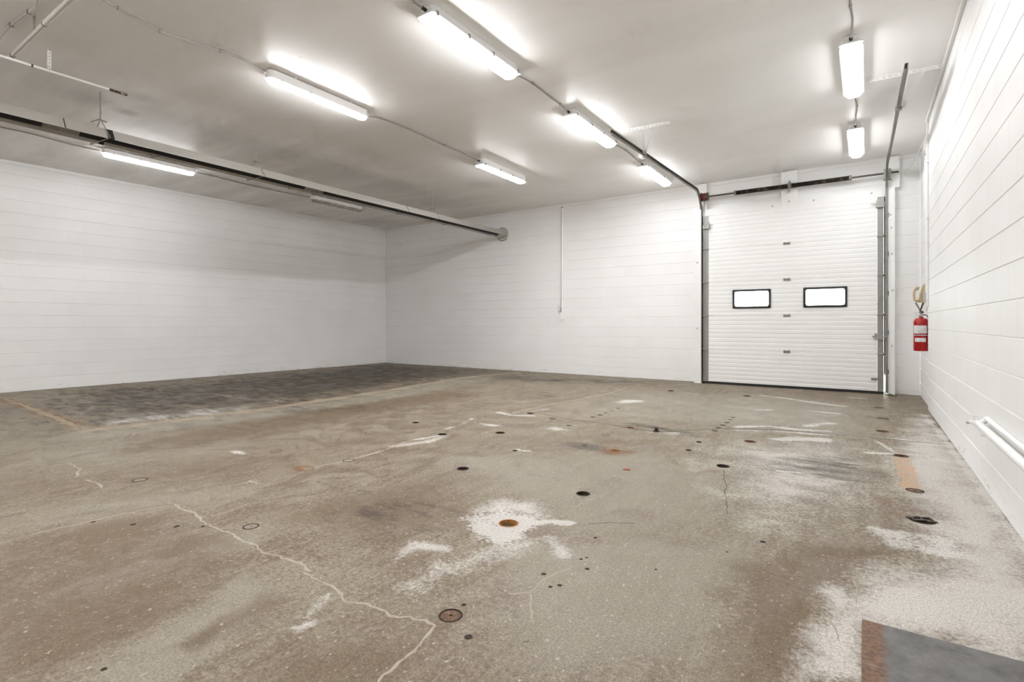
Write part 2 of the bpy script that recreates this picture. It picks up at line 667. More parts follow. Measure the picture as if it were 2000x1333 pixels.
# white strips where walls meet the ceiling
m = MB().box(XL, DX0 - 0.08, YB - 0.022, YB, CEIL - 0.052, CEIL)
tag(m.build('trim_1', 'white_trim_paint'), 'narrow white strip along the top of the back wall', 'trim', kind='structure')
m = MB().box(0, LEFT_LEN, -0.022, 0, CEIL - 0.052, CEIL)
o = m.build('trim_2', 'white_trim_paint')
o.location = (sx, sy, 0)
o.rotation_euler = (0, 0, PI / 2 - SKEW)
tag(o, 'narrow white strip along the top of the left wall', 'trim', kind='structure')
m = MB().box(XR - 0.025, XR + 0.06, YF, YSTEP, CEIL - 0.044, CEIL)
tag(m.build('trim_3', 'white_trim_paint'), 'white strip above a dark gap at the top of the right wall', 'trim', kind='structure')
m = MB()
m.box(DX0 - 0.08 + 0.12, -1.178, YB - 0.022, YB, CEIL - 0.052, CEIL)
tag(m.build('trim_4', 'white_trim_paint'), 'white strip under the ceiling above the left half of the overhead door', 'trim', kind='structure')
m = MB().box(-0.934, 0.288, YB - 0.022, YB, CEIL - 0.052, CEIL)
tag(m.build('trim_5', 'white_trim_paint'), 'white strip under the ceiling above the right half of the overhead door', 'trim', kind='structure')
m = MB().box(0.43, XR2, YB - 0.022, YB, CEIL - 0.052, CEIL)
tag(m.build('trim_6', 'white_trim_paint'), 'short white ceiling strip in the corner right of the overhead door', 'trim', kind='structure')

# ------------------------------------------------------------------ floor anchors: where they sit and how they look
# (pixel x, pixel y, kind, radius, label)
ANCHORS = [
    (880, 1203, 'cover', 0.043, 'rusty disc floor anchor with a centre hole at the end of the long crack'),
    (993, 1023, 'rusty', 0.051, 'orange rust-rimmed floor anchor full of murky water inside the white residue'),
    (1139, 965, 'cup', 0.042, 'dark open floor anchor in clean concrete right of and behind the orange rusty one'),
    (904, 916, 'cup', 0.043, 'dark brown open floor anchor straight behind the orange rusty one'),
    (1412, 911, 'cup', 0.044, 'open floor anchor with a metal ring at the top of a thin dark crack'),
    (1787, 959, 'cover', 0.048, 'flush grey floor anchor lid at the near end of the orange paint stripe'),
    (490, 1029, 'ring', 0.040, 'flush ring floor anchor with a dark dot beside the upper part of the long crack'),
    (273, 938, 'ring', 0.046, 'flush ring floor anchor farthest left on the open floor'),
    (539, 881, 'ring', 0.042, 'flush ring floor anchor midway between the pit edge line and the rust-spotted anchor'),
    (602, 916, 'spot', 0.044, 'half ring floor anchor with a bright rust spot at its left'),
    (681, 900, 'ring', 0.046, 'worn flush ring floor anchor on the pale line right of the rust-spotted anchor'),
    (722, 845, 'rustring', 0.044, 'flush floor anchor with a rusty ring in the left middle of the floor'),
    (812, 826, 'cup', 0.036, 'small brown floor anchor left of and behind the dark one beside the white scratches'),
    (864, 849, 'cup', 0.043, 'dark brown open floor anchor at the end of the white scratches'),
    (977, 846, 'cup', 0.045, 'dark rust-stained floor anchor below the small oval of white residue'),
    (1006, 881, 'cup', 0.020, 'little dark floor hole with a pale smear to its right'),
    (1036, 808, 'cup', 0.040, 'brown floor anchor inside the white V-shaped residue'),
    (1079, 818, 'cover', 0.040, 'reddish flush floor anchor lid right of the white V-shaped residue'),
    (1142, 871, 'cover', 0.022, 'tiny rusty floor anchor in a dark smudge left of the brown halo'),
    (1200, 881, 'rusty', 0.040, 'floor anchor ringed by a brown rust halo in mid floor'),
    (1183, 850, 'ring', 0.040, 'broken faint ring floor anchor behind the brown rust halo'),
    (1231, 836, 'rusty', 0.036, 'rusty floor anchor on the joint left of the upright black lump'),
    (1345, 880, 'cup', 0.024, 'small dark floor hole inside a thin scribed circle'),
    (1365, 864, 'cup', 0.024, 'small dark floor hole just behind the scribed circle'),
    (1465, 863, 'rusty', 0.050, 'rust-brown floor anchor on the bluish shiny concrete before the white-edged joint'),
    (1459, 774, 'cup', 0.052, 'dark floor anchor nearest to the overhead door'),
    (1310, 764, 'cup', 0.045, 'dark floor anchor by the left foot of the overhead door'),
    (1723, 843, 'rusty', 0.052, 'rust-dark floor anchor nearest of the three in line toward the extinguisher corner'),
    (1725, 818, 'cover', 0.052, 'brown floor anchor in the middle of the three in line toward the extinguisher corner'),
    (1717, 797, 'cover', 0.055, 'brown floor anchor farthest of the three in line toward the extinguisher corner'),
    (1760, 891, 'rusty', 0.050, 'rusty floor anchor between white residue at the far end of the orange stripe'),
    (1801, 1017, 'chain', 0.058, 'floor pocket by the right wall holding a heap of chain'),
    (1282, 843, 'lump', 0.034, 'black lump standing up from a floor anchor on the joint'),
]
HOLED = {'cover', 'cup', 'rusty', 'chain', 'lump'}


def fl(px, py):
    q = on_z(px, py, 0.0)
    return (q.x, q.y)


# ------------------------------------------------------------------ floor slab
def axis_steps(spec):
    out = []
    for a, b, h in spec:
        n = max(1, round((b - a) / h))
        out += [a + (b - a) * i / n for i in range(n)]
    out.append(spec[-1][1])
    return np.array(out)


FX0, FX1 = sx - 0.1, XR + 0.1
gx = axis_steps([(FX0, -5.0, 0.05), (-5.0, -2.8, 0.028), (-2.8, FX1, 0.020)])
gy = axis_steps([(YF - 0.05, 0.6, 0.25), (0.6, 4.6, 0.020), (4.6, 7.0, 0.03), (7.0, YB + 0.19, 0.045)])
nx, ny = len(gx), len(gy)
GX, GY = np.meshgrid(gx, gy, indexing='ij')
verts = np.stack([GX.ravel(), GY.ravel(), np.zeros(nx * ny)], 1).tolist()
alive = np.ones((nx - 1, ny - 1), bool)
extra_faces = []
for (px, py, kind, r, lab) in ANCHORS:
    if kind not in HOLED:
        continue
    cx, cy = fl(px, py)
    i0 = int(np.searchsorted(gx, cx - r - 0.006)) - 1
    i1 = int(np.searchsorted(gx, cx + r + 0.006))
    j0 = int(np.searchsorted(gy, cy - r - 0.006)) - 1
    j1 = int(np.searchsorted(gy, cy + r + 0.006))
    alive[i0:i1, j0:j1] = False
    loop = [(i, j0) for i in range(i0, i1)] + [(i1, j) for j in range(j0, j1)] + \
           [(i, j1) for i in range(i1, i0, -1)] + [(i0, j) for j in range(j1, j0, -1)]
    outer = sorted([(math.atan2(gy[j] - cy, gx[i] - cx), i * ny + j) for i, j in loop])
    N = 28
    inner = []
    for k in range(N):
        a = -PI + 2 * PI * (k + 0.5) / N
        verts.append([cx + r * math.cos(a), cy + r * math.sin(a), 0.0])
        inner.append((a, len(verts) - 1))
    no, ni, i, j = len(outer), N, 0, 0
    while i < no or j < ni:
        ao = outer[(i + 1) % no][0] + (2 * PI if i + 1 >= no else 0)
        ai = inner[(j + 1) % ni][0] + (2 * PI if j + 1 >= ni else 0)
        if j >= ni or (i < no and ao <= ai):
            extra_faces.append((outer[i % no][1], outer[(i + 1) % no][1], inner[j % ni][1]))
            i += 1
        else:
            extra_faces.append((outer[i % no][1], inner[(j + 1) % ni][1], inner[j % ni][1]))
            j += 1
I, J = np.nonzero(alive)
quads = np.stack([I * ny + J, (I + 1) * ny + J, (I + 1) * ny + J + 1, I * ny + J + 1], 1).tolist()
b = len(verts)
x0, x1, y0, y1 = gx[0], gx[-1], gy[0], gy[-1]
verts += [[x0, y0, -0.15], [x1, y0, -0.15], [x1, y1, -0.15], [x0, y1, -0.15], [x0, y0, 0], [x1, y0, 0], [x1, y1, 0], [x0, y1, 0]]
skirt = [(b, b + 3, b + 2, b + 1), (b, b + 1, b + 5, b + 4), (b + 1, b + 2, b + 6, b + 5), (b + 2, b + 3, b + 7, b + 6), (b + 3, b, b + 4, b + 7)]
faces = [tuple(q) for q in quads] + extra_faces + skirt
used = np.zeros(len(verts), bool)
for f_ in faces:
    for q in f_:
        used[q] = True
remap = np.cumsum(used) - 1
verts = np.array(verts)[used]
faces = [tuple(int(remap[q]) for q in f_) for f_ in faces]
me = bpy.data.meshes.new('floor')
me.from_pydata(verts.tolist(), [], faces)
me.update()
me.materials.append(MATS['worn_concrete'])
floor = bpy.data.objects.new('floor', me)
COL.objects.link(floor)
tag(floor, 'stained and cracked grey-brown concrete slab', 'floor', kind='structure')

VP = verts[:, :2]


def seg_dist(pts):
    d = np.full(len(VP), 1e9)
    for a, b_ in zip(pts[:-1], pts[1:]):
        a = np.array(a)
        b_ = np.array(b_)
        ab = b_ - a
        tt = np.clip(((VP - a) @ ab) / max(1e-9, ab @ ab), 0, 1)
        d = np.minimum(d, np.linalg.norm(VP - (a + tt[:, None] * ab), axis=1))
    return d


def inside(pts):
    x, y = VP[:, 0], VP[:, 1]
    res = np.zeros(len(VP), bool)
    n = len(pts)
    for i in range(n):
        xa, ya = pts[i]
        xb, yb = pts[(i + 1) % n]
        cond = ((ya > y) != (yb > y)) & (x < (xb - xa) * (y - ya) / (yb - ya + 1e-12) + xa)
        res ^= cond
    return res


MASK = {k: np.zeros(len(VP)) for k in ('grey', 'brown', 'pale', 'dark', 'rust', 'orange', 'white', 'sand')}


def area(k, pxs, soft, amt=1.0):
    pts = [fl(*q) for q in pxs]
    d = seg_dist(pts + [pts[0]])
    sd = np.where(inside(pts), d, -d)
    MASK[k] = np.maximum(MASK[k], amt * np.clip(0.5 + sd / (2 * soft), 0, 1))


def streak_line(k, pxs, width, soft, amt=1.0):
    d = seg_dist([fl(*q) for q in pxs])
    MASK[k] = np.maximum(MASK[k], amt * np.clip(1 - (d - width / 2) / soft, 0, 1))


def blob(k, px, py, rx, ry, amt=1.0, rot=0.0, soft=0.6):
    c = np.array(fl(px, py))
    q = VP - c
    ca, sa = math.cos(rot), math.sin(rot)
    u = (q[:, 0] * ca + q[:, 1] * sa) / rx
    v = (-q[:, 0] * sa + q[:, 1] * ca) / ry
    d = np.sqrt(u * u + v * v)
    MASK[k] = np.maximum(MASK[k], amt * np.clip((1 + soft - d) / (2 * soft), 0, 1))


# oily pit area along the left wall
area('dark', [(70, 792), (170, 826), (330, 816), (520, 792), (650, 774), (860, 742), (985, 729), (860, 718), (755, 712), (500, 736), (250, 758)], 0.8, 0.74)
area('dark', [(400, 752), (560, 788), (700, 765), (850, 738), (860, 721), (755, 714), (560, 732)], 0.8, 0.98)
blob('dark', 760, 719, 1.6, 0.22, 1.0)
area('dark', [(985, 733), (1080, 737), (1240, 744), (1330, 748), (1240, 751), (1080, 748), (960, 742)], 0.35, 0.62)
area('dark', [(120, 765), (330, 752), (380, 765), (160, 783)], 0.4, 0.75)
area('pale', [(210, 818), (470, 795), (420, 812), (250, 826)], 0.25, 0.7)
streak_line('grey', [(200, 846), (540, 806), (760, 772), (930, 740)], 0.35, 0.3, 0.95)
streak_line('brown', [(330, 868), (620, 812), (760, 790), (880, 772)], 0.35, 0.4, 0.85)
# brown tyre lanes and washed lanes on the left foreground
area('brown', [(0, 1050), (330, 1000), (480, 1090), (392, 1178), (160, 1292), (0, 1333), (-200, 1250)], 0.16, 0.72)
area('brown', [(20, 1190), (300, 1130), (395, 1172), (160, 1292), (10, 1310)], 0.07, 0.95)
area('brown', [(345, 1262), (420, 1215), (520, 1160), (560, 1175), (430, 1245), (370, 1280)], 0.05, 0.95)
area('brown', [(560, 1000), (740, 960), (860, 930), (900, 1000), (700, 1060)], 0.22, 0.75)
area('brown', [(0, 930), (300, 900), (700, 860), (620, 900), (300, 970), (0, 1000)], 0.5, 0.5)
area('brown', [(430, 1333), (520, 1240), (800, 1200), (1000, 1260), (1000, 1380), (430, 1400)], 0.22, 0.62)
area('brown', [(1440, 1110), (1640, 1060), (1760, 1075), (1700, 1130), (1620, 1160), (1590, 1330), (1440, 1333)], 0.10, 0.85)
area('brown', [(900, 870), (1200, 850), (1300, 870), (1100, 885)], 0.3, 0.55)
area('grey', [(170, 1300), (395, 1182), (470, 1120), (560, 1165), (350, 1333), (200, 1380)], 0.06, 0.9)
area('grey', [(50, 1000), (280, 950), (560, 960), (330, 1000), (40, 1050)], 0.3, 0.7)
area('grey', [(860, 900), (1250, 880), (1500, 920), (1400, 1040), (1150, 1090), (1020, 1000)], 0.4, 0.7)
streak_line('grey', [(100, 1172), (230, 1125), (340, 1090), (470, 1060)], 0.10, 0.12, 0.75)
# paler worn concrete toward the right wall
area('pale', [(1800, 810), (1880, 900), (2000, 1055), (2200, 1330), (1960, 1330), (1870, 1260), (1690, 1215), (1640, 1170), (1700, 1120), (1850, 1110), (1810, 1000), (1745, 900)], 0.16, 0.92)
area('pale', [(1560, 1330), (1600, 1230), (1680, 1180), (1690, 1333)], 0.07, 0.9)
area('pale', [(1590, 1150), (1640, 1135), (1680, 1175), (1640, 1215)], 0.05, 0.8)
area('white', [(1700, 1030), (1765, 1034), (1860, 1052), (1895, 1082), (1880, 1096), (1790, 1080), (1725, 1066)], 0.05, 0.72)
area('pale', [(1400, 870), (1640, 870), (1700, 960), (1500, 1010), (1430, 930)], 0.35, 0.55)  # paler patch painted in where the windows reflect off the slab
area('dark', [(1500, 905), (1640, 890), (1740, 925), (1650, 945), (1540, 930)], 0.18, 0.56)
area('grey', [(1100, 800), (1240, 765), (1500, 772), (1700, 790), (1690, 840), (1400, 830), (1200, 822)], 0.4, 0.75)
blob('dark', 1142, 872, 0.22, 0.12, 0.62)
blob('dark', 1290, 838, 0.45, 0.10, 0.62, -0.3)
blob('dark', 1050, 772, 0.5, 0.3, 0.35)
blob('dark', 760, 1000, 0.35, 0.2, 0.40)
blob('dark', 640, 800, 0.9, 0.25, 0.35, 0.5)
area('grey', [(1000, 1060), (1250, 1040), (1450, 1060), (1440, 1200), (1350, 1330), (1010, 1330), (960, 1200)], 0.18, 0.85)
area('grey', [(60, 870), (260, 855), (520, 850), (420, 900), (160, 930), (20, 920)], 0.5, 0.7)
streak_line('sand', [(165, 842), (330, 823), (500, 802), (640, 781), (760, 763), (900, 739), (1010, 728)], 0.07, 0.12, 0.78)
streak_line('sand', [(0, 778), (60, 797), (110, 815), (160, 838)], 0.05, 0.10, 0.75)
# scraped pale chevron and washed lanes in the foreground
area('pale', [(762, 1108), (780, 1072), (806, 1056), (870, 1068), (884, 1080), (862, 1076), (812, 1072)], 0.015, 0.62)
streak_line('pale', [(800, 1145), (860, 1115), (960, 1085), (1030, 1060)], 0.02, 0.10, 0.52)
streak_line('pale', [(1070, 1050), (1090, 1066), (1100, 1085)], 0.04, 0.04, 0.55)
area('pale', [(560, 1230), (600, 1212), (622, 1216), (580, 1236)], 0.02, 0.8)
streak_line('pale', [(640, 1165), (600, 1205)], 0.01, 0.03, 0.4)
streak_line('pale', [(770, 872), (840, 862), (868, 853)], 0.04, 0.05, 0.5)
# efflorescence and old paint
area('white', [(908, 1014), (950, 1003), (990, 990), (1030, 1008), (1045, 1018), (1046, 1032), (1020, 1052), (985, 1062), (940, 1050), (915, 1032)], 0.05, 0.90)
streak_line('white', [(1030, 1024), (1075, 1019), (1112, 1023)], 0.035, 0.02, 0.95)
area('pale', [(935, 1000), (990, 975), (1050, 985), (1060, 1010), (1000, 1005)], 0.08, 0.9)
streak_line('white', [(976, 806), (1000, 812), (1040, 813)], 0.05, 0.035, 0.85)
streak_line('white', [(1040, 804), (1075, 799)], 0.02, 0.03, 0.6)
streak_line('white', [(1440, 834), (1500, 833), (1560, 840), (1620, 843)], 0.03, 0.06, 0.74)
streak_line('white', [(1440, 841), (1520, 843), (1620, 850), (1690, 855)], 0.02, 0.06, 0.66)
area('white', [(1500, 857), (1550, 852), (1620, 858), (1628, 866), (1580, 862), (1520, 862)], 0.03, 0.75)
streak_line('white', [(1488, 773), (1545, 780), (1590, 787), (1645, 794)], 0.05, 0.05, 0.80)
streak_line('white', [(1583, 803), (1640, 809)], 0.04, 0.05, 0.78)
streak_line('white', [(1478, 801), (1502, 801)], 0.05, 0.05, 0.78)
streak_line('white', [(1575, 832), (1620, 827)], 0.05, 0.07, 0.72)
streak_line('white', [(1660, 777), (1690, 779)], 0.04, 0.05, 0.62)
blob('white', 1226, 785, 0.12, 0.26, 0.85, -0.6)
blob('white', 962, 831, 0.16, 0.05, 0.75)
streak_line('white', [(872, 838), (895, 832), (925, 818)], 0.03, 0.05, 0.60)
streak_line('white', [(800, 862), (840, 854), (862, 850)], 0.03, 0.03, 0.62)
blob('white', 1320, 848, 0.20, 0.10, 0.62)
blob('white', 1280, 846, 0.20, 0.04, 0.55)
streak_line('white', [(1697, 885), (1740, 887), (1790, 889), (1850, 902)], 0.03, 0.03, 0.9)
streak_line('white', [(1712, 862), (1730, 873), (1752, 886)], 0.02, 0.02, 0.75)
streak_line('white', [(1700, 853), (1780, 861), (1850, 868)], 0.015, 0.02, 0.78)
streak_line('white', [(1515, 920), (1560, 924)], 0.02, 0.03, 0.6)
blob('white', 1020, 880, 0.12, 0.03, 0.62)
blob('white', 470, 885, 0.14, 0.03, 0.62)
blob('white', 500, 943, 0.10, 0.025, 0.6)
blob('white', 1085, 838, 0.14, 0.07, 0.55)
blob('white', 460, 776, 0.5, 0.06, 0.58)
streak_line('white', [(1806, 812), (1840, 852), (1880, 905), (1930, 970), (2000, 1060), (2060, 1140)], 0.03, 0.05, 0.75)
# rust
blob('rust', 993, 1026, 0.085, 0.085, 0.95, 0, 0.35)
blob('rust', 965, 1030, 0.05, 0.04, 0.75)
blob('rust', 1200, 881, 0.14, 0.12, 0.85, 0, 0.6)
blob('rust', 592, 916, 0.09, 0.06, 0.85)
blob('rust', 1760, 891, 0.09, 0.06, 0.75)
blob('rust', 1231, 836, 0.12, 0.08, 0.75)
blob('rust', 977, 846, 0.10, 0.06, 0.6)
blob('rust', 722, 847, 0.08, 0.07, 0.6)
blob('rust', 1723, 843, 0.13, 0.05, 0.6)
blob('rust', 1717, 797, 0.2, 0.05, 0.5)
streak_line('rust', [(0, 778), (60, 797), (110, 815), (150, 833)], 0.06, 0.10, 0.8)
streak_line('rust', [(1750, 1005), (1735, 990), (1722, 975)], 0.05, 0.10, 0.42)
# faded orange marking
streak_line('orange', [(1757, 884), (1768, 915), (1774, 930), (1779, 952)], 0.09, 0.03, 0.60)
for k, v in MASK.items():
    at = me.attributes.new(k, 'FLOAT', 'POINT')
    at.data.foreach_set('value', np.ascontiguousarray(v, dtype=np.float32))


def jag(pxs, amp, step):
    """ragged version of a line on the slab"""
    pts = [Vector((*fl(*q), 0)) for q in pxs]
    out = []
    for a, b_ in zip(pts[:-1], pts[1:]):
        n = max(1, int((b_ - a).length / step))
        nrm = (b_ - a).normalized().cross(Vector((0, 0, 1)))
        for i in range(n):
            q = a.lerp(b_, i / n)
            out.append(q + nrm * random.uniform(-amp, amp))
    out.append(pts[-1])
    return out


def crack(name, pxs, w, mat, amp=0.012, step=0.03, h=0.0012, label=None):
    """a thin raised strip with ragged edges set into the slab"""
    path = jag(pxs, amp, step)
    vs, fs = [], []
    n = len(path)
    for i, q in enumerate(path):
        d = (path[min(i + 1, n - 1)] - path[max(i - 1, 0)]).normalized()
        s = d.cross(Vector((0, 0, 1)))
        ww = w * random.uniform(0.45, 1.25) * (0.35 if i in (0, n - 1) else 1)
        vs += [q + s * ww / 2, q + s * ww * 0.3 + Vector((0, 0, h)), q - s * ww * 0.3 + Vector((0, 0, h)), q - s * ww / 2]
    for i in range(n - 1):
        a = i * 4
        fs += [(a + k, a + k + 1, a + k + 5, a + k + 4) for k in range(3)]
    o = MB().add(vs, fs).build(name, mat, floor)
    if label:
        o['label'] = label
    return o


crack('crack_filler', [(340, 985), (352, 995), (378, 1002), (400, 1022), (425, 1035), (455, 1043), (465, 1055), (500, 1065), (512, 1080), (540, 1085),
                       (560, 1093), (585, 1100), (607, 1117)], 0.015, 'pale_filler', 0.007, 0.022, label='long pale filled crack')
crack('crack_filler', [(592, 1118), (620, 1135), (645, 1145), (670, 1165), (672, 1177), (722, 1181), (750, 1195), (760, 1205),
                       (800, 1207), (830, 1213), (846, 1222), (842, 1237), (826, 1252), (800, 1280), (780, 1295), (750, 1320), (735, 1345)], 0.0125, 'pale_filler', 0.006, 0.018,
      label='long pale filled crack')
crack('crack_filler', [(-30, 1070), (0, 1062), (80, 1040), (170, 1020), (300, 993), (340, 987)], 0.010, 'pale_filler', 0.006, 0.06)
crack('crack_filler', [(992, 1162), (1036, 1158), (1062, 1133), (1085, 1122), (1130, 1104)], 0.010, 'pale_filler', 0.004, 0.02)
crack('crack_filler', [(1036, 1160), (1037, 1180), (1041, 1224)], 0.008, 'pale_filler', 0.004, 0.02)
crack('crack_filler', [(610, 914), (680, 900), (735, 885), (760, 875), (800, 862)], 0.020, 'pale_filler', 0.012, 0.05)
crack('crack_filler', [(135, 905), (156, 917), (146, 934)], 0.018, 'pale_filler', 0.012, 0.05)
crack('crack_filler', [(165, 938), (190, 946), (198, 955)], 0.016, 'pale_filler', 0.012, 0.05)
crack('crack_filler', [(1090, 788), (1050, 796), (1020, 803), (1000, 808)], 0.03, 'pale_filler', 0.015, 0.08)
crack('crack_filler', [(1160, 775), (1090, 788)], 0.025, 'pale_filler', 0.02, 0.1)
crack('crack_filler', [(1225, 757), (1190, 768), (1160, 776)], 0.025, 'pale_filler', 0.02, 0.1)
crack('joint_strip', [(160, 841), (330, 822), (500, 801), (640, 780), (760, 762), (900, 738), (1010, 727)], 0.050, 'joint_filler', 0.006, 0.06,
      label='sandy filled joint along the oily pit')
crack('joint_strip', [(-40, 768), (0, 776), (60, 798), (110, 817), (155, 838)], 0.07, 'joint_filler', 0.012, 0.06, label='sandy filled joint at the near end of the oily pit')
crack('dark_crack', [(1180, 828), (1231, 837), (1282, 844), (1330, 842), (1400, 838), (1480, 839), (1560, 843), (1640, 851), (1720, 857), (1852, 869)], 0.016, 'dark_crack', 0.006, 0.05)
crack('dark_crack', [(1050, 808), (1100, 817), (1140, 823), (1180, 828)], 0.014, 'dark_crack', 0.008, 0.06)
crack('dark_crack', [(1415, 918), (1414, 936), (1418, 950), (1416, 966), (1421, 990), (1419, 1004)], 0.005, 'dark_crack', 0.007, 0.03)
crack('dark_crack', [(1148, 1024), (1190, 1022), (1240, 1023)], 0.004, 'dark_crack', 0.005, 0.03)
crack('pale_scuff', [(1665, 1128), (1674, 1150), (1672, 1180)], 0.010, 'pale_filler', 0.002, 0.02)
crack('pale_scuff', [(1618, 1205), (1632, 1230), (1640, 1255)], 0.006, 'pale_filler', 0.002, 0.02)
crack('pale_scuff', [(1648, 1028), (1690, 1034), (1718, 1042)], 0.008, 'pale_filler', 0.003, 0.03)
crack('pale_scuff', [(1241, 1135), (1254, 1146)], 0.006, 'pale_filler', 0.002, 0.02)
crack('pale_scuff', [(1268, 1148), (1262, 1160), (1274, 1168)], 0.005, 'pale_filler', 0.002, 0.02)
crack('pale_scuff', [(1231, 1180), (1234, 1190)], 0.006, 'pale_filler', 0.002, 0.02)
crack('pale_scuff', [(1418, 1199), (1447, 1206), (1436, 1212)], 0.006, 'pale_filler', 0.002, 0.02)

# little drilled holes left in two slanting rows, and stray pits; flat discs coloured as their dark insides
hole = MB().lathe([(0.0, 0.0006), (0.028, 0.0008), (0.030, 0.0)], n=14).mesh('hole_disc')
hole.materials.append(MATS['rust_dark'])
for (px, py, s) in [(1158, 815, 1), (1172, 811, 1.1), (1183, 807, 0.8), (1207, 798, 0.9), (1195, 803, 0.7), (1111, 832, 0.9), (1396, 842, 1), (1403, 836, 1),
                    (1412, 831, 1), (1420, 826, 1), (1426, 820, 0.8), (1432, 816, 0.9), (1093, 1144, 0.35), (1075, 1147, 0.3), (1147, 1112, 0.35),
                    (1135, 1093, 0.28), (1146, 1090, 0.22), (1163, 1051, 0.35), (1281, 1113, 0.2), (1490, 1059, 0.5), (396, 1029, 0.35), (345, 1029, 0.5),
                    (260, 1025, 0.5), (182, 1020, 0.4), (915, 1245, 0.5), (203, 1308, 0.3), (1420, 1079, 0.2), (1062, 1122, 0.4), (906, 1182, 0.35)]:
    x, y = fl(px, py)
    o = inst(hole, 'hole_disc', (x, y, 0), floor)
    o.scale = (s, s, 1)

# ------------------------------------------------------------------ floor anchors
for (px, py, kind, r, lab) in ANCHORS:
    x, y = fl(px, py)
    c = (x, y, 0)
    nm = {'chain': 'chain_pocket', 'lump': 'anchor_stub'}.get(kind, 'floor_anchor')
    T = thing(nm, lab, 'anchor', (x, y, 0), 'steel anchors set into the concrete floor')
    if kind in ('cup', 'rusty', 'chain', 'lump'):
        mat = {'cup': 'rust_dark', 'rusty': 'rust_orange', 'chain': 'rust_dark', 'lump': 'rust_dark'}[kind]
        if kind == 'rusty' and (px, py) not in ((993, 1023), (1200, 881)):
            mat = 'rust_brown'
        MB().lathe([(0.0, -0.045), (r * 0.70, -0.045), (r * 0.84, -0.02), (r * 0.90, -0.003), (r * 1.0, -0.001)], c).build('cup', mat, T, True)
        MB().lathe([(r * 0.90, -0.004), (r * 0.92, 0.0022), (r * 1.06, 0.0022), (r * 1.09, -0.001)], c, 28).build(
            'rim', {'rusty': mat}.get(kind, 'rust_dark'), T, True)
        if kind == 'rusty' and r > 0.045:
            MB().lathe([(0.0, -0.016), (r * 0.86, -0.016)], c, 28).build('water', 'murky_water', T)
        if kind == 'cup' and r > 0.03:
            MB().cyl((x, y, -0.045), (x, y, -0.012), r * 0.22, 10).build('bolt', 'rust_brown', T)
    if kind == 'cover':
        MB().lathe([(r * 0.90, -0.01), (r * 0.93, 0.0016), (r * 1.04, 0.0016), (r * 1.06, -0.002)], c, 28).build('rim', 'rust_dark', T, True)
        MB().lathe([(r * 0.14, -0.015), (r * 0.15, 0.0008), (r * 0.80, 0.0012), (r * 0.89, -0.001), (r * 0.90, -0.012)], c, 28).build('lid', 'rust_brown', T, True)
        MB().lathe([(0.0, -0.012), (r * 0.2, -0.012)], c, 12).build('hole_disc', 'black_rubber', T)  # black disc gives the lid hole its dark inside
    if kind in ('ring', 'spot', 'rustring'):
        rm = {'ring': 'rust_dark', 'spot': 'rust_brown', 'rustring': 'rust_brown'}[kind]
        MB().lathe([(r * 0.83, 0.0), (r * 0.85, 0.0014), (r * 1.0, 0.0014), (r * 1.03, 0.0)], c, 28).build('rim', rm, T, True)
        MB().lathe([(0.0, 0.0006), (r * 0.80, 0.0006), (r * 0.83, 0.0)], c, 28).build('infill', 'mortar_patch', T)
        MB().lathe([(0.0, 0.0012), (r * 0.12, 0.0012), (r * 0.14, 0.0)], (x + r * 0.1, y, 0), 10).build('hole_disc', 'black_rubber', T)
        if kind == 'spot':
            MB().lathe([(0.0, 0.0016), (r * 0.4, 0.0014), (r * 0.5, 0.0)], (x - r * 0.9, y - r * 0.2, 0), 12).build('rust_scab', 'rust_orange', T)
    if kind == 'lump':
        MB().cyl((x, y, -0.04), (x, y, 0.018), 0.020, 10, 0.016).build('stub', 'black_rubber', T, True)
        MB().lathe([(0.0, 0.042), (0.014, 0.038), (0.022, 0.028), (0.018, 0.016), (0.0, 0.016)], c, 10).build('stub_head', 'black_rubber', T, True)
    if kind == 'chain':
        for k in range(5):
            a0 = 0.5 * k
            cc = Vector((x - 0.045 + 0.022 * k, y + 0.012 * math.cos(k * 2.1), 0.004 + 0.004 * (k % 2)))
            ax = Vector((math.cos(0.25 + 0.5 * math.sin(k * 2.0)), math.sin(0.25 + 0.5 * math.sin(k * 2.0)), 0.15 * math.sin(k)))
            ax.normalize()
            sd = ax.cross(Vector((0, 0.25 * (-1) ** k, 1))).normalized()
            path = []
            for q in range(20):
                an = 2 * PI * q / 20
                path.append(cc + ax * (0.024 * math.cos(an)) + sd * (0.0145 * math.sin(an)))
            MB().tube(path, 0.0048, 8, closed=True).build('chain_link', 'dark_steel', T, True)

# scraps on the slab
x, y = fl(1224, 918)
m = MB()
m.lathe([(0.0, 0.006), (0.022, 0.005), (0.03, 0.0)], (x, y, 0), 7)
tag(m.build('paint_scrap', 'orange_scrap'), 'small orange-red scrap lying alone on the floor', 'scrap')

pl = MB()
pl.box(-0.010, 0.60, 0.90, 2.303, 0.0, 0.010)
tag(pl.build('steel_plate', 'steel_plate'), 'dark scratched steel plate with a rusty edge on the floor beside the right wall', 'plate')

# ------------------------------------------------------------------ overhead door
YD = 9.85
door = thing('door_1', 'white ribbed overhead door of five sections with two small windows', 'door', (-1.11, YD, 0), kind='structure')
SEC0, SECH = 0.012, 0.606
PX0, PX1 = -2.357, 0.152
WIN = [(-1.945, -1.334), (-0.848, -0.236)]
WZ0, WZ1 = 1.352, 1.682


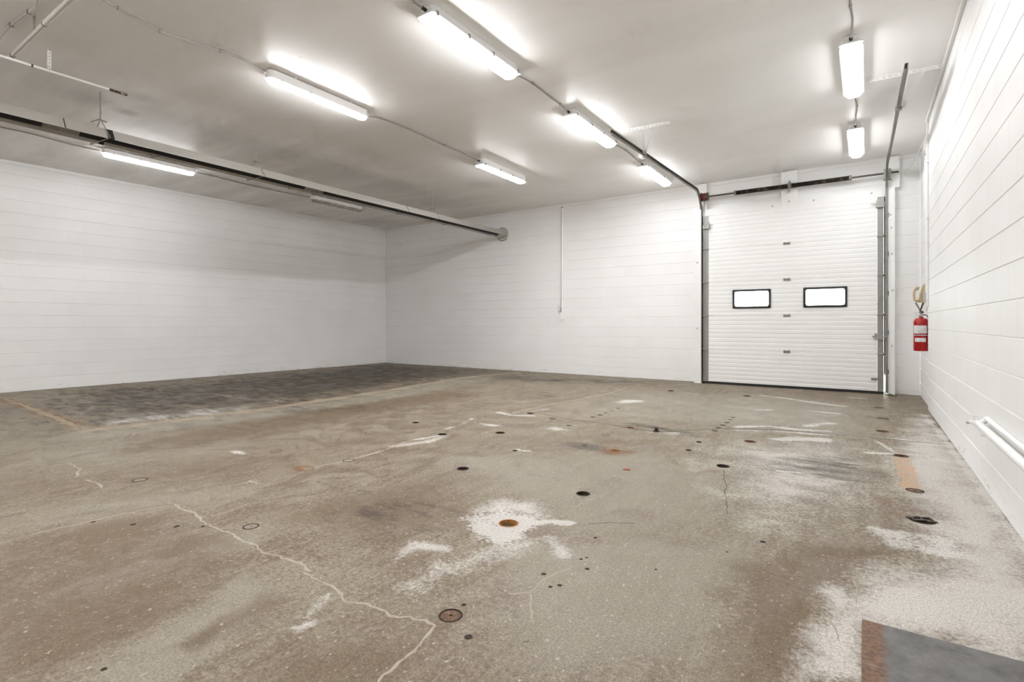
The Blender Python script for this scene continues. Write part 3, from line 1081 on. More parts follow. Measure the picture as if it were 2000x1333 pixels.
def ribbed(z0, z1, za, zb):
    """outline (y, z) of a ribbed panel between za and zb, ribs counted from z0"""
    pts = []
    nr = 8
    pitch = (z1 - z0) / nr
    lev = []
    for k in range(nr):
        b_ = z0 + k * pitch
        lev += [(b_ + (0.0 if k else 0.005), 0.0), (b_ + pitch * 0.60, 0.0), (b_ + pitch * 0.72, 0.0022), (b_ + pitch * 0.90, 0.0022), (b_ + pitch * 0.995, 0.0)]

    lev = [(z0, 0.007)] + lev[:-1] + [(z1 - 0.004, 0.0), (z1, 0.006)]

    def yy(z):
        for (a, ya), (b2, yb) in zip(lev[:-1], lev[1:]):
            if a <= z <= b2:
                return ya + (yb - ya) * (z - a) / max(1e-9, b2 - a)
        return 0.0
    zs = sorted(set([za, zb] + [z for z, _ in lev if za < z < zb]))
    front = [(YD + yy(z), z) for z in zs]
    return front + [(YD + 0.045, zb), (YD + 0.045, za)]


for k in range(5):
    z0 = SEC0 + k * SECH + (0.026 if k == 0 else 0.0)
    z1 = SEC0 + (k + 1) * SECH
    m = MB()
    if k == 2:
        xs = [PX0, WIN[0][0] + 0.02, WIN[0][1] - 0.02, WIN[1][0] + 0.02, WIN[1][1] - 0.02, PX1]
        for q in range(5):
            if q % 2 == 0:
                m.prism(ribbed(z0, z1, z0, z1)[::-1], 'x', xs[q], xs[q + 1])
            else:
                m.prism(ribbed(z0, z1, z0, WZ0 + 0.02)[::-1], 'x', xs[q], xs[q + 1])
                m.prism(ribbed(z0, z1, WZ1 - 0.02, z1)[::-1], 'x', xs[q], xs[q + 1])
    else:
        m.prism(ribbed(z0, z1, z0, z1)[::-1], 'x', PX0, PX1)
    panel = m.build('door_section', 'door_white', door)
    # galvanised end stiles
    for (xa, xb) in ((-2.452, PX0 - 0.001), (PX1 + 0.001, 0.236)):
        st = MB()
        st.prism([(xa, YD - 0.004), (xb, YD - 0.004), (xb, YD + 0.05), (xa, YD + 0.05)], 'z', z0, z1)
        o = st.build('end_stile', 'galvanized', door)
        o['label'] = 'galvanised end stile'


def rounded(x0, x1, z0, z1, r, n=5):
    pts = []
    for (cx, cz, a0) in ((x1 - r, z1 - r, 0), (x0 + r, z1 - r, PI / 2), (x0 + r, z0 + r, PI), (x1 - r, z0 + r, 1.5 * PI)):
        for i in range(n + 1):
            a = a0 + PI / 2 * i / n
            pts.append((cx + r * math.cos(a), cz + r * math.sin(a)))
    return pts


for (xa, xb) in WIN:
    outp = rounded(xa, xb, WZ0, WZ1, 0.012)
    inp = rounded(xa + 0.034, xb - 0.034, WZ0 + 0.034, WZ1 - 0.034, 0.03)
    n = len(outp)
    ya, yb = YD - 0.016, YD + 0.05
    vs = [(x, ya, z) for x, z in outp] + [(x, ya - 0.004, z) for x, z in inp] + [(x, yb, z) for x, z in inp] + [(x, yb, z) for x, z in outp]
    fs = []
    for i in range(n):
        j = (i + 1) % n
        for q in range(4):
            w = (q + 1) % 4
            fs.append((q * n + i, q * n + j, w * n + j, w * n + i))
    fr_ = MB().add(vs, fs).build('window_frame', 'black_plastic', door)
    MB().prism([(x, z) for x, z in inp], 'y', YD + 0.018, YD + 0.022).build('pane', 'window_glass', fr_)

MB().box(-2.45, 0.236, YD - 0.004, YD + 0.04, 0.0, 0.040).build('bottom_seal', 'black_rubber', door)
MB().box(0.238, 0.256, YD + 0.03, YD + 0.05, 0.30, 3.05).build('gap_strip', 'black_rubber', door)  # black strip added to keep daylight out of the side gap
MB().box(-2.475, -2.452, YD + 0.03, YD + 0.05, 0.0, 3.05).build('gap_strip', 'black_rubber', door)

# hinges along the seams
hin = MB()
hin.box(-0.042, 0.042, -0.014, -0.002, -0.016, 0.016)
hin.cyl((-0.045, -0.016, 0), (0.045, -0.016, 0), 0.010, 10)
hin.box(-0.05, -0.028, -0.010, -0.001, -0.022, 0.022)
hin.box(0.028, 0.05, -0.010, -0.001, -0.022, 0.022)
hin = hin.mesh('hinge')
hin.materials.append(MATS['hinge_steel'])
eh = MB()
eh.prism([(-0.034, 0.0), (-0.034, 0.03), (-0.012, 0.095), (0.012, 0.095), (0.034, 0.03), (0.034, -0.03), (0.010, -0.09), (-0.010, -0.09), (-0.034, -0.03)], 'y', -0.012, -0.004)
eh.cyl((-0.045, -0.018, 0), (0.045, -0.018, 0), 0.011, 10)
eh.box(-0.042, 0.042, -0.03, -0.006, -0.006, 0.006)
eh = eh.mesh('end_hinge')
eh.materials.append(MATS['galvanized'])
rol = MB()
rol.cyl((0, -0.022, 0), (0.055, -0.022, 0), 0.006, 8)
rol.cyl((0.04, -0.022, 0), (0.062, -0.022, 0), 0.021, 14)
rol = rol.mesh('roller')
rol.materials.append(MATS['dark_steel'])
for k in range(1, 5):
    z = SEC0 + k * SECH
    inst(hin, 'hinge', (-1.092 + 1.11, 0, z), door)
    for (x, s) in ((-2.405, -1), (0.193, 1)):
        h_ = inst(eh, 'end_hinge', (x + 1.11, 0, z), door)
        r_ = inst(rol, 'roller', (x + 1.11, 0, z), door)
        r_.scale = (s, 1, 1)
for (x, z, s) in ((-2.390, 2.86, -1), (0.190, 2.93, 1)):
    m = MB()
    m.box(x - 0.055, x + 0.055, YD - 0.05, YD - 0.002, z - 0.055, z - 0.0)
    m.box(x - 0.05, x + 0.05, YD - 0.012, YD - 0.004, z, z + 0.06)
    m.build('top_bracket', 'galvanized', door)
    MB().box(x - s * 0.02 - 0.10, x - s * 0.02 + 0.10, YD - 0.03, YD - 0.024, z + 0.006, z + 0.014).build('bracket_rod', 'hinge_steel', door)
# lock box, latch bar, pull handle on the right end stile
m = MB().box(0.118, 0.228, YD - 0.045, YD - 0.004, 0.84, 0.935)
o = m.build('lock_box', 'galvanized', door)
MB().cyl((0.09, YD - 0.02, 0.888), (0.30, YD - 0.02, 0.888), 0.009, 8).build('lock_bolt', 'hinge_steel', o)
MB().box(0.075, 0.225, YD - 0.02, YD - 0.004, 0.215, 0.245).build('latch_bar', 'hinge_steel', door)
m = MB().bar((0.165, YD - 0.025, 1.40), (0.195, YD - 0.025, 1.50), 0.018, 0.02, up=(0, 1, 0))
m.box(0.15, 0.19, YD - 0.03, YD - 0.004, 1.385, 1.40)
m.build('pull_handle', 'hinge_steel', door)

# frame around the opening
MB().box(-2.60, -2.474, YD - 0.06, YB - 0.002, 0.0, 3.16).build('jamb', 'white_trim_paint', door)
MB().box(0.276, 0.372, YD - 0.03, YB - 0.002, 0.0, 3.16).build('jamb', 'white_trim_paint', door)
MB().box(-2.545, -2.395, YB - 0.10, YB - 0.002, 3.165, CEIL - 0.012).build('post', 'white_trim_paint', door)
MB().box(-1.178, -0.934, YB - 0.113, YB - 0.002, 3.02, CEIL - 0.012).build('post', 'white_trim_paint', door)
MB().box(0.288, 0.432, YB - 0.10, YB - 0.002, 3.165, CEIL - 0.012).build('post', 'white_trim_paint', door)
MB().box(-2.47, -1.18, YD + 0.008, YB - 0.002, 3.045, 3.165).build('header_board', 'white_trim_paint', door)
MB().box(-0.932, 0.275, YD + 0.008, YB - 0.002, 3.045, 3.165).build('header_board', 'white_trim_paint', door)
bolt = MB().lathe([(0.0, 0.012), (0.012, 0.010), (0.016, 0.0)], n=10).mesh('bolt')
bolt.materials.append(MATS['box_grey'])
for (x, y, z) in ((-1.31, YD + 0.008, 3.09), (-0.70, YD + 0.008, 3.11), (0.08, YD + 0.008, 3.12), (-1.06, YB - 0.113, 3.14),
                  (-2.54, YD - 0.06, 2.2), (-2.54, YD - 0.06, 1.0), (0.33, YD - 0.03, 2.55), (0.335, YD - 0.03, 2.15), (0.345, YD - 0.03, 1.6), (0.335, YD - 0.03, 0.75), (0.32, YD - 0.03, 2.75)):
    o = inst(bolt, 'bolt', (x + 1.11, y - YD, z), door)
    o.rotation_euler = (PI / 2, 0, 0)

# ------------------------------------------------------------------ door tracks
CH = [(-0.026, -0.014), (-0.022, -0.014), (-0.022, 0.010), (0.022, 0.010), (0.022, -0.014), (0.026, -0.014), (0.026, 0.014), (-0.026, 0.014)]


def channel(path, flip=1):
    """open C channel; mouth turned by flip"""
    prof = [(0.014 * flip, -0.028), (0.014 * flip, -0.018), (0.010 * flip, -0.018), (0.010 * flip, -0.024), (-0.010 * flip, -0.024),
            (-0.010 * flip, 0.024), (0.010 * flip, 0.024), (0.010 * flip, 0.018), (0.014 * flip, 0.018), (0.014 * flip, 0.028),
            (-0.014 * flip, 0.028), (-0.014 * flip, -0.028)]
    vs, fs = [], []
    n, m = len(path), len(prof)
    for i in range(n):
        d = (Vector(path[min(i + 1, n - 1)]) - Vector(path[max(i - 1, 0)])).normalized()
        sidev = Vector((1, 0, 0))
        u = d.cross(sidev).normalized()
        for a, b_ in prof:
            vs.append(Vector(path[i]) + sidev * a + u * b_)
    for i in range(n - 1):
        for q in range(m):
            r = (q + 1) % m
            fs.append((i * m + q, i * m + r, (i + 1) * m + r, (i + 1) * m + q))
    fs += [tuple(range(m))[::-1], tuple(range((n - 1) * m, n * m))]
    return MB().add(vs, fs)


def angle_iron(a, b, w=0.038, tk=0.003, drop=(0, 0, -1), side=(0, 1, 0), hole=0.022, pitch=0.05):
    """slotted steel angle: each flange is two rails joined by rungs, so the slots are real"""
    a, b = Vector(a), Vector(b)
    d = (b - a)
    L = d.length
    d.normalize()
    m = MB()
    for fl_ in (Vector(drop), Vector(side)):
        fl_ = (fl_ - d * fl_.dot(d)).normalized()
        nrm = d.cross(fl_)

        def slab(u0, u1, v0, v1):
            vs = []
            for t_ in (0, tk):
                for (u, v) in ((u0, v0), (u1, v0), (u1, v1), (u0, v1)):
                    vs.append(a + d * u + fl_ * v + nrm * t_)
            m.add(vs, [(0, 1, 2, 3), (7, 6, 5, 4), (0, 4, 5, 1), (1, 5, 6, 2), (2, 6, 7, 3), (3, 7, 4, 0)])
        slab(0, L, 0, w * 0.36)
        slab(0, L, w * 0.66, w)
        k = 0
        while k * pitch < L:
            slab(k * pitch, min(L, k * pitch + pitch - hole), w * 0.36, w * 0.66)
            k += 1
    return m


def track(name, label, xa, xb, flip, y_end, brace_y, ang, top):
    T = thing(name, label, 'door track', (xa, YD - 0.07, 0), 'overhead door tracks')
    yv = YD - 0.024 - 0.0
    zt = 3.465
    R = 0.36
    MB_v = channel([(xa, yv, 0.03), (xa, yv, zt - R)], flip)
    MB_v.build('vertical_rail', 'track_steel', T)
    arc = [(xa, yv - R + R * math.cos(a), zt - R + R * math.sin(a)) for a in [PI / 2 * i / 10 for i in range(11)]]
    channel(arc, flip).build('curved_rail', 'track_steel', T)
    channel([(xa, yv - R, zt), (xb, y_end, zt)], flip).build('horizontal_rail', 'track_steel', T)
    # brackets to the jamb
    for z in (0.35, 0.95, 1.55, 2.15, 2.75):
        MB().box(xa - 0.03 if flip > 0 else xa, xa if flip > 0 else xa + 0.03, yv - 0.01, yv + 0.01, z - 0.035, z + 0.035).build('jamb_bracket', 'galvanized', T)
    angle_iron(ang[0], ang[1]).build('slotted_angle', 'white_trim_paint', T)
    f = (yv - R - brace_y) / (yv - R - y_end)
    xt = xa + (xb - xa) * f
    foot = Vector((xt - 0.018 * flip * -1, brace_y, zt))
    side = 0.022 if flip > 0 else -0.022
    for tp in top:
        angle_iron(tp, (xt + side * -1, brace_y, zt - 0.02), 0.032, side=(0, 1, 0), drop=(1, 0, 0)).build('brace', 'white_trim_paint', T)
    MB().box(xt - 0.03, xt + 0.03, brace_y - 0.03, brace_y + 0.03, zt - 0.04, zt + 0.0).build('hanger_plate', 'galvanized', T)
    return T


track('door_track', 'bent steel door track left of the overhead door', -2.480, -2.605, 1, 6.04, 7.10,
      ((-2.66, 6.56, CEIL - 0.001), (-2.05, 6.60, CEIL - 0.001)),
      [(-2.42, 6.60, CEIL - 0.03), (-2.27, 6.60, CEIL - 0.03)])
track('door_track', 'bent steel door track right of the overhead door running out beside the right wall', 0.270, 0.315, -1, 6.02, 7.10,
      ((0.02, 6.63, CEIL - 0.001), (0.628, 6.66, CEIL - 0.001)),
      [(0.33, 6.66, CEIL - 0.03), (0.47, 6.66, CEIL - 0.03)])

# ------------------------------------------------------------------ torsion spring
YS, ZS = YD - 0.045, 3.385
sp = thing('torsion_spring', 'dark torsion spring on a shaft above the overhead door', 'spring', (-1.06, YS, ZS - 0.08))
MB().cyl((-2.48, YS, ZS), (0.42, YS, ZS), 0.014, 12).build('shaft', 'dark_steel', sp, True)
for (xa, xb) in ((-1.880, -1.075), (-1.015, -0.205)):
    N = int((xb - xa) / 0.0085)
    path = [(xa + (xb - xa) * i / (N * 12), YS + 0.034 * math.cos(2 * PI * i / 12), ZS + 0.034 * math.sin(2 * PI * i / 12)) for i in range(N * 12 + 1)]
    MB().tube(path, 0.0040, 5).build('coil', 'spring_steel', sp, True)
    MB().cyl((xa + 0.004, YS, ZS), (xb - 0.004, YS, ZS), 0.031, 14).build('coil_core', 'dark_steel', sp, True)
for x in (-1.892, -0.195):
    MB().cyl((x - 0.018, YS, ZS), (x + 0.018, YS, ZS), 0.042, 14).build('winding_cone', 'hinge_steel', sp, True)
m = MB().box(-1.052, -1.038, YS - 0.05, YB - 0.113, ZS - 0.10, ZS + 0.08)
m.cyl((-1.07, YS, ZS), (-1.02, YS, ZS), 0.042, 14)
m.build('centre_bearing', 'galvanized', sp)
m = MB()
for i in range(8):
    x = -2.465 + i * 0.013
    m.cyl((x, YS, ZS), (x + 0.011, YS, ZS), 0.070 - 0.002 * (i % 2), 20)
m.build('cable_drum', 'red_drum', sp, True)
MB().cyl((-2.475, YS, ZS), (-2.466, YS, ZS), 0.082, 20).build('drum_flange', 'dark_steel', sp, True)
MB().cyl((-2.362, YS, ZS), (-2.354, YS, ZS), 0.078, 20).build('drum_flange', 'dark_steel', sp, True)
m = MB().box(0.232, 0.325, YS - 0.035, YS + 0.075, ZS - 0.095, ZS + 0.06)
m.build('end_bracket', 'galvanized', sp)
MB().tube([(-2.40, YS - 0.07, ZS), (-2.412, YD - 0.03, 2.2), (-2.42, YD - 0.03, 0.15)], 0.003, 6).build('lift_cable', 'dark_steel', sp)

# ------------------------------------------------------------------ light fixtures
def wide_fixture(x, yc, label, lit=1.0, group='ceiling light fixtures'):
    L = 1.27
    T = thing('ceiling_light', label, 'light', (x, yc, CEIL - 0.115), group)
    ya, yb = yc - L / 2, yc + L / 2
    zt, zl = CEIL - 0.002, CEIL - 0.128
    dep = 0.045 / max(1.0, lit or 1.0) ** 0.9      # lens made shallower as power rises, to soften its ceiling pool
    zm = zl + dep + 0.008

    def frust(w0, l0, z0, w1, l1, z1, cut0, cut1):
        def ring(w, l, z, c):
            w, l = w / 2, l / 2
            return [(x - w + c, yc - l, z), (x + w - c, yc - l, z), (x + w, yc - l + c, z), (x + w, yc + l - c, z),
                    (x + w - c, yc + l, z), (x - w + c, yc + l, z), (x - w, yc + l - c, z), (x - w, yc - l + c, z)]
        v = ring(w0, l0, z0, cut0) + ring(w1, l1, z1, cut1)
        f = [(i, (i + 1) % 8, (i + 1) % 8 + 8, i + 8) for i in range(8)] + [tuple(range(8))[::-1], tuple(range(8, 16))]
        return MB().add(v, f)
    hs = frust(0.176, L, zm, 0.125, L - 0.05, zt, 0.018, 0.03).build('housing', 'fixture_white', T)
    frust(0.184, L + 0.010, zm - 0.008, 0.184, L + 0.010, zm, 0.018, 0.018).build('gasket_rim', 'fixture_white', T)
    frust(0.112, L - 0.07, zl, 0.158, L - 0.024, zm - 0.008, 0.026, 0.018).build('lens', lamp_material(lit) if lit else 'lamp_lens_off', T)
    for k in (0.04, 0.36, 0.64, 0.96):
        for s in (-1, 1):
            y = ya + L * k
            MB().box(x + s * 0.088 - 0.004, x + s * 0.088 + 0.004, y - 0.012, y + 0.012, zm - 0.022, zm + 0.018).build('clip', 'clip_steel', T)
    for s, y in ((-1, ya), (1, yb)):
        MB().cyl((x, y - s * 0.02, CEIL - 0.049), (x, y + s * 0.035, CEIL - 0.049), 0.014, 10).build('cable_gland', 'black_plastic', T)
    return T


def slim_fixture(x, yc, label, lit=1.0, group='ceiling light fixtures'):
    L, W = 1.27, 0.125
    T = thing('ceiling_light', label, 'light', (x, yc, CEIL - 0.115), group)
    zt, zl = CEIL - 0.012, CEIL - 0.125
    dep = 0.048 / max(1.0, lit or 1.0) ** 0.9
    zm = zl + dep

    def stadium(w, l, n=8):
        r = w / 2
        pts = []
        for i in range(n + 1):
            a = -PI + PI * i / n
            pts.append((x + r * math.cos(a), yc - l / 2 + r + r * math.sin(a)))
        for i in range(n + 1):
            a = PI * i / n
            pts.append((x + r * math.cos(a), yc + l / 2 - r + r * math.sin(a)))
        return pts

    def loft(rings):
        n = len(rings[0][0])
        v, f = [], []
        for pts, z in rings:
            v += [(a, b_, z) for a, b_ in pts]
        for k in range(len(rings) - 1):
            for i in range(n):
                j = (i + 1) % n
                f.append((k * n + i, k * n + j, (k + 1) * n + j, (k + 1) * n + i))
        f += [tuple(range(n))[::-1], tuple(range((len(rings) - 1) * n, len(rings) * n))]
        return MB().add(v, f)
    loft([(stadium(W, L), zm), (stadium(W - 0.004, L - 0.004), zt)]).build('housing', 'fixture_white', T)
    lens = loft([(stadium(W * 0.58, L - 0.06), zl), (stadium(W * 0.78, L - 0.03), zl + dep * 0.35), (stadium(W * 0.88, L - 0.014), zm)])
    lens.build('lens', lamp_material(lit) if lit else 'lamp_lens_off', T)
    for k in (0.10, 0.36, 0.64, 0.90):
        for s in (-1, 1):
            y = yc - L / 2 + L * k
            MB().box(x + s * W / 2 - 0.003, x + s * W / 2 + 0.003, y - 0.014, y + 0.014, zm - 0.012, zm + 0.012).build('clip', 'fixture_white', T)
    for k in (0.22, 0.78):
        y = yc - L / 2 + L * k
        MB().box(x - W / 2 - 0.012, x + W / 2 + 0.012, y - 0.012, y + 0.012, zt - 0.001, CEIL - 0.001).build('mount_strap', 'fixture_white', T)
    for s in (-1, 1):
        y = yc + s * L / 2
        MB().cyl((x, y - s * 0.02, CEIL - 0.054), (x, y + s * 0.03, CEIL - 0.054), 0.011, 10).build('cable_gland', 'fixture_white', T)
    return T


wide_fixture(-2.925, 3.715, 'lit wide ceiling light nearest the top edge, first of the middle row', 1.2)
wide_fixture(-2.925, 6.170, 'lit wide ceiling light in the middle row before the left door track', 1.1)
wide_fixture(-2.925, 8.640, 'lit wide ceiling light tucked along the left door track nearest the back wall', 0.7)
wide_fixture(-0.105, 6.150, 'lit wide ceiling light nearer of the two beside the right wall', 0.42)
wide_fixture(-0.105, 8.620, 'lit wide ceiling light in front of the overhead door, second on the right', 0.58)
slim_fixture(-4.990, 3.600, 'lit slim round-ended ceiling light left of the middle row of lights', 1.6)
wide_fixture(-4.960, 7.050, 'lit ceiling light farther along the cable from the slim round-ended one', 2.6)
slim_fixture(-9.215, 3.590, 'lit slim ceiling light behind the tube heater near the left wall', 1.05)
slim_fixture(-9.180, 7.040, 'unlit grey ceiling light behind the far part of the tube heater', lit=0)
for (x, y, k) in ((-2.925, 1.25, 1.15), (-2.925, -1.22, 1.0), (-0.105, 3.69, 0.30), (-0.105, 1.22, 0.45), (-0.105, -1.25, 0.6), (-4.99, 0.15, 1.6), (-9.2, 0.15, 1.5)):
    wide_fixture(x, y, 'unseen ceiling light added to continue the rows and light the room', k, 'unseen ceiling lights added out of view')  # out-of-view fixtures added for their light, continuing the visible rows


def ceiling_cable(label, pxs, z, mat='cable_grey', r=0.008, ends=(None, None)):
    pts = [on_z(px, py, z) for px, py in pxs]
    if ends[0] is not None:
        pts[0] = Vector(ends[0])
    if ends[1] is not None:
        pts[-1] = Vector(ends[1])
    T = thing('ceiling_cable', label, 'cable', tuple(pts[0]), 'cables run along the ceiling')
    MB().tube(smooth_path(pts, 6), r, 7).build('cable', mat, T, True)
    for q in pts[1:-1:2]:
        MB().box(q.x - 0.011, q.x + 0.011, q.y - 0.005, q.y + 0.005, q.z - 0.010, CEIL).build('staple', 'clip_steel', T)
    return T


ZC = CEIL - 0.016
ZG = CEIL - 0.049
ceiling_cable('pale ceiling cable coming in from the top edge to the slim round-ended light', [(180, -14), (230, 16), (275, 36), (312, 61), (355, 76), (430, 100), (473, 116), (516, 141)], ZC, 'cable_light', 0.008,
              (None, (-4.99, 2.94, CEIL - 0.054)))
ceiling_cable('ceiling cable wandering between the slim light and the one farther back', [(722, 229), (745, 232), (800, 253), (868, 284), (900, 297), (932, 315)], ZC, 'cable_grey', 0.009,
              ((-4.99, 4.26, CEIL - 0.054), (-4.96, 6.39, ZG)))
ceiling_cable('short ceiling cable at the top edge feeding the first middle light', [(790, -22), (808, 3), (826, 20)], ZC, 'cable_grey', 0.008, (None, (-2.925, 3.05, ZG)))
ceiling_cable('ceiling cable between the first and second middle lights', [(1018, 147), (1040, 163), (1075, 190), (1094, 204), (1110, 217)], ZC, 'cable_grey', 0.008,
              ((-2.925, 4.38, ZG), (-2.925, 5.51, ZG)))
ceiling_cable('ceiling cable between the second and third middle lights beside the door track', [(1207, 286), (1222, 294), (1240, 309), (1254, 320)], ZC, 'cable_grey', 0.008,
              ((-2.925, 6.83, ZG), (-2.925, 7.98, ZG)))
ceiling_cable('ceiling cable from the top edge to the nearer light beside the right wall', [(1659, -20), (1661, 12), (1665, 40), (1662, 68)], ZC, 'cable_grey', 0.008,
              (None, (-0.105, 5.48, ZG)))
ceiling_cable('ceiling cable between the two lights beside the right wall', [(1669, 190), (1674, 208), (1672, 226), (1671, 244)], ZC, 'cable_grey', 0.008,
              ((-0.105, 6.81, ZG), (-0.105, 7.96, ZG)))
ceiling_cable('dark ceiling cable behind the near end of the tube heater', [(-30, 240), (0, 248), (60, 261), (135, 281), (197, 295)], ZC, 'cable_grey', 0.009, (None, (-9.215, 2.93, CEIL - 0.054)))
ceiling_cable('ceiling cable from the heater-side light toward the unlit one', [(382, 337), (412, 343), (480, 360), (545, 374), (606, 388)], ZC, 'cable_grey', 0.009,
              ((-9.215, 4.25, CEIL - 0.054), (-9.18, 6.37, CEIL - 0.054)))

# ------------------------------------------------------------------ tube heater
HX = -7.0
Y0, Y1 = 0.2, 9.80
heat = thing('tube_heater', 'long white radiant tube heater with a black tube hanging under the ceiling', 'heater', (HX, 5.0, 3.05))
# hood of folded sheet: flat crown, flaring skirts with turned lips, in two lengths
hood_out = [(-0.155, 3.112), (-0.150, 3.112), (-0.082, 3.225), (0.082, 3.225), (0.150, 3.112), (0.155, 3.112),
            (0.155, 3.116), (0.152, 3.118), (0.084, 3.230), (-0.084, 3.230), (-0.152, 3.118), (-0.155, 3.116)]
for (ya, yb) in ((Y0, 2.262), (2.31, 6.795), (6.80, 9.72)):
    MB().prism([(HX + a, b_) for a, b_ in hood_out], 'y', ya, yb).build('hood', 'hood_sheet', heat)
MB().prism([(HX + a * 1.012, b_ + 0.002) for a, b_ in hood_out], 'y', 2.255, 2.315).build('hood_band', 'black_tube', heat)
for ya in (1.88, 6.79):
    MB().prism([(HX + a * 1.01, b_ + 0.0015) for a, b_ in hood_out], 'y', ya, ya + 0.012).build('hood_seam', 'dark_steel', heat)
MB().cyl((HX, Y0, 3.157), (HX, YB - 0.002, 3.157), 0.050, 20).build('burner_tube', 'black_tube', heat, True)
for (ya, yb) in ((1.73, 2.035), (4.75, 5.07)):
    MB().cyl((HX, ya, 3.157), (HX, yb, 3.157), 0.0525, 20).build('tube_sleeve', 'tube_sleeve', heat, True)
    MB().cyl((HX, (ya + yb) / 2 - 0.012, 3.157), (HX, (ya + yb) / 2 + 0.012, 3.157), 0.056, 20).build('sleeve_clamp', 'hinge_steel', heat, True)
o = MB().cyl((HX, 9.70, 3.165), (HX, YB - 0.004, 3.165), 0.095, 20).build('flue_sleeve', 'hood_sheet', heat, True)
m = MB()
ring = [(0.145 * math.cos(2 * PI * i / 24), 0.145 * math.sin(2 * PI * i / 24)) for i in range(24)]
path = [(HX + a, YB - 0.025, 3.165 + b_) for a, b_ in ring]
m.tube(path, 0.014, 8, closed=True)
m.build('wall_collar', 'hood_sheet', heat, True)
# hangers: wire frame under the tube, chain to the ceiling
for (y, style) in ((2.25, 'chain'), (4.03, 'rod'), (7.60, 'rod')):
    m = MB()
    m.tube([(HX + 0.02, y - 0.02, 3.34), (HX + 0.158, y + 0.02, 3.122), (HX, y - 0.03, 3.10), (HX - 0.158, y - 0.06, 3.088), (HX - 0.158, y - 0.05, 3.125), (HX - 0.02, y - 0.02, 3.34)], 0.0055, 6)
    m.build('hanger_wire', 'clip_steel', heat, True)
    m = MB()
    if style == 'chain':
        zz = 3.345
        k = 0
        while zz < CEIL - 0.02:
            cc = Vector((HX, y - 0.02, zz + 0.016))
            side = Vector((1, 0, 0)) if k % 2 else Vector((0, 1, 0))
            m.tube([cc + side * (0.007 * math.cos(2 * PI * q / 10)) + Vector((0, 0, 0.016 * math.sin(2 * PI * q / 10))) for q in range(10)], 0.0026, 5, closed=True)
            zz += 0.026
            k += 1
        o = m.build('hanger_chain', 'hinge_steel', heat, True)
        o['kind'] = 'stuff'
    else:
        m.cyl((HX, y - 0.02, 3.34), (HX, y - 0.02, CEIL - 0.001), 0.003, 6)
        m.build('hanger_rod', 'clip_steel', heat)
    MB().tube([(HX - 0.02, y - 0.10, 3.30), (HX - 0.005, y - 0.03, 3.345), (HX + 0.03, y + 0.03, 3.325)], 0.006, 6).build('hook', 'hinge_steel', heat, True)
for y in (2.79, 4.60, 5.01, 6.78, 8.05):
    MB().tube([(HX - 0.045, y - 0.05, 3.13), (HX - 0.155, y, 3.100), (HX - 0.045, y + 0.07, 3.13)], 0.006, 6).build('spreader_clip', 'hinge_steel', heat, True)

# ------------------------------------------------------------------ ceiling pipes, upper left
gp = thing('gas_pipe', 'thin white pipe with a rusty open end hung below the ceiling', 'pipe', (-6.36, 1.5, 3.45))
MB().cyl((-6.36, 0.6, 3.47), (-6.36, 1.50, 3.47), 0.0125, 12).build('pipe', 'white_trim_paint', gp, True)
MB().cyl((-6.36, 1.512, 3.47), (-6.36, 2.10, 3.47), 0.0125, 12).build('pipe', 'white_trim_paint', gp, True)
MB().cyl((-6.36, 1.50, 3.47), (-6.36, 1.515, 3.47), 0.0135, 12).build('rusty_joint', 'rust_brown', gp, True)
MB().cyl((-6.36, 2.10, 3.47), (-6.36, 2.255, 3.47), 0.0128, 12).build('pipe_end', 'chipped_pipe', gp, True)
m = angle_iron((-6.36, 1.615, CEIL - 0.001), (-6.36, 1.615, 3.485), 0.03, 0.003, drop=(0, 1, 0), side=(1, 0, 0), hole=0.012, pitch=0.03)
m.build('strap_hanger', 'white_trim_paint', gp)
cp = thing('ceiling_pipe', 'thicker white pipe running in from the top edge to the thin hanging pipe', 'pipe', (-5.6, 1.38, 3.47))
MB().cyl((-3.6, 1.385, 3.508), (-5.48, 1.375, 3.508), 0.020, 14).build('pipe', 'pipe_cream', cp, True)
MB().cyl((-5.49, 1.375, 3.508), (-6.33, 1.37, 3.500), 0.018, 14).build('pipe', 'pipe_cream', cp, True)
MB().cyl((-5.47, 1.375, 3.508), (-5.485, 1.375, 3.508), 0.0215, 14).build('coupling', 'dark_steel', cp, True)
MB().cyl((-6.325, 1.37, 3.500), (-6.342, 1.37, 3.500), 0.021, 14).build('coupling', 'dark_steel', cp, True)
for x in (-4.6, -5.75):
    MB().box(x - 0.012, x + 0.012, 1.372, 1.384, 3.52, CEIL).build('pipe_hanger', 'hinge_steel', cp)
fc = thing('flexible_conduit', 'curving pale flexible conduit in the top left corner of the ceiling', 'conduit', (-5.5, 1.3, ZC))
MB().tube(smooth_path([(-4.6, 1.22, ZC), (-5.02, 1.275, ZC), (-5.32, 1.300, ZC), (-5.55, 1.335, ZC), (-5.80, 1.315, ZC), (-6.05, 1.30, ZC), (-6.24, 1.28, 3.61), (-6.40, 1.255, 3.53), (-6.53, 1.2, 3.40)], 8), 0.010, 8).build('conduit', 'cable_light', fc, True)
for (x, y) in ((-5.68, 1.327), (-6.05, 1.30)):
    MB().box(x - 0.007, x + 0.007, y - 0.016, y + 0.016, ZC - 0.013, CEIL).build('clamp', 'hinge_steel', fc)

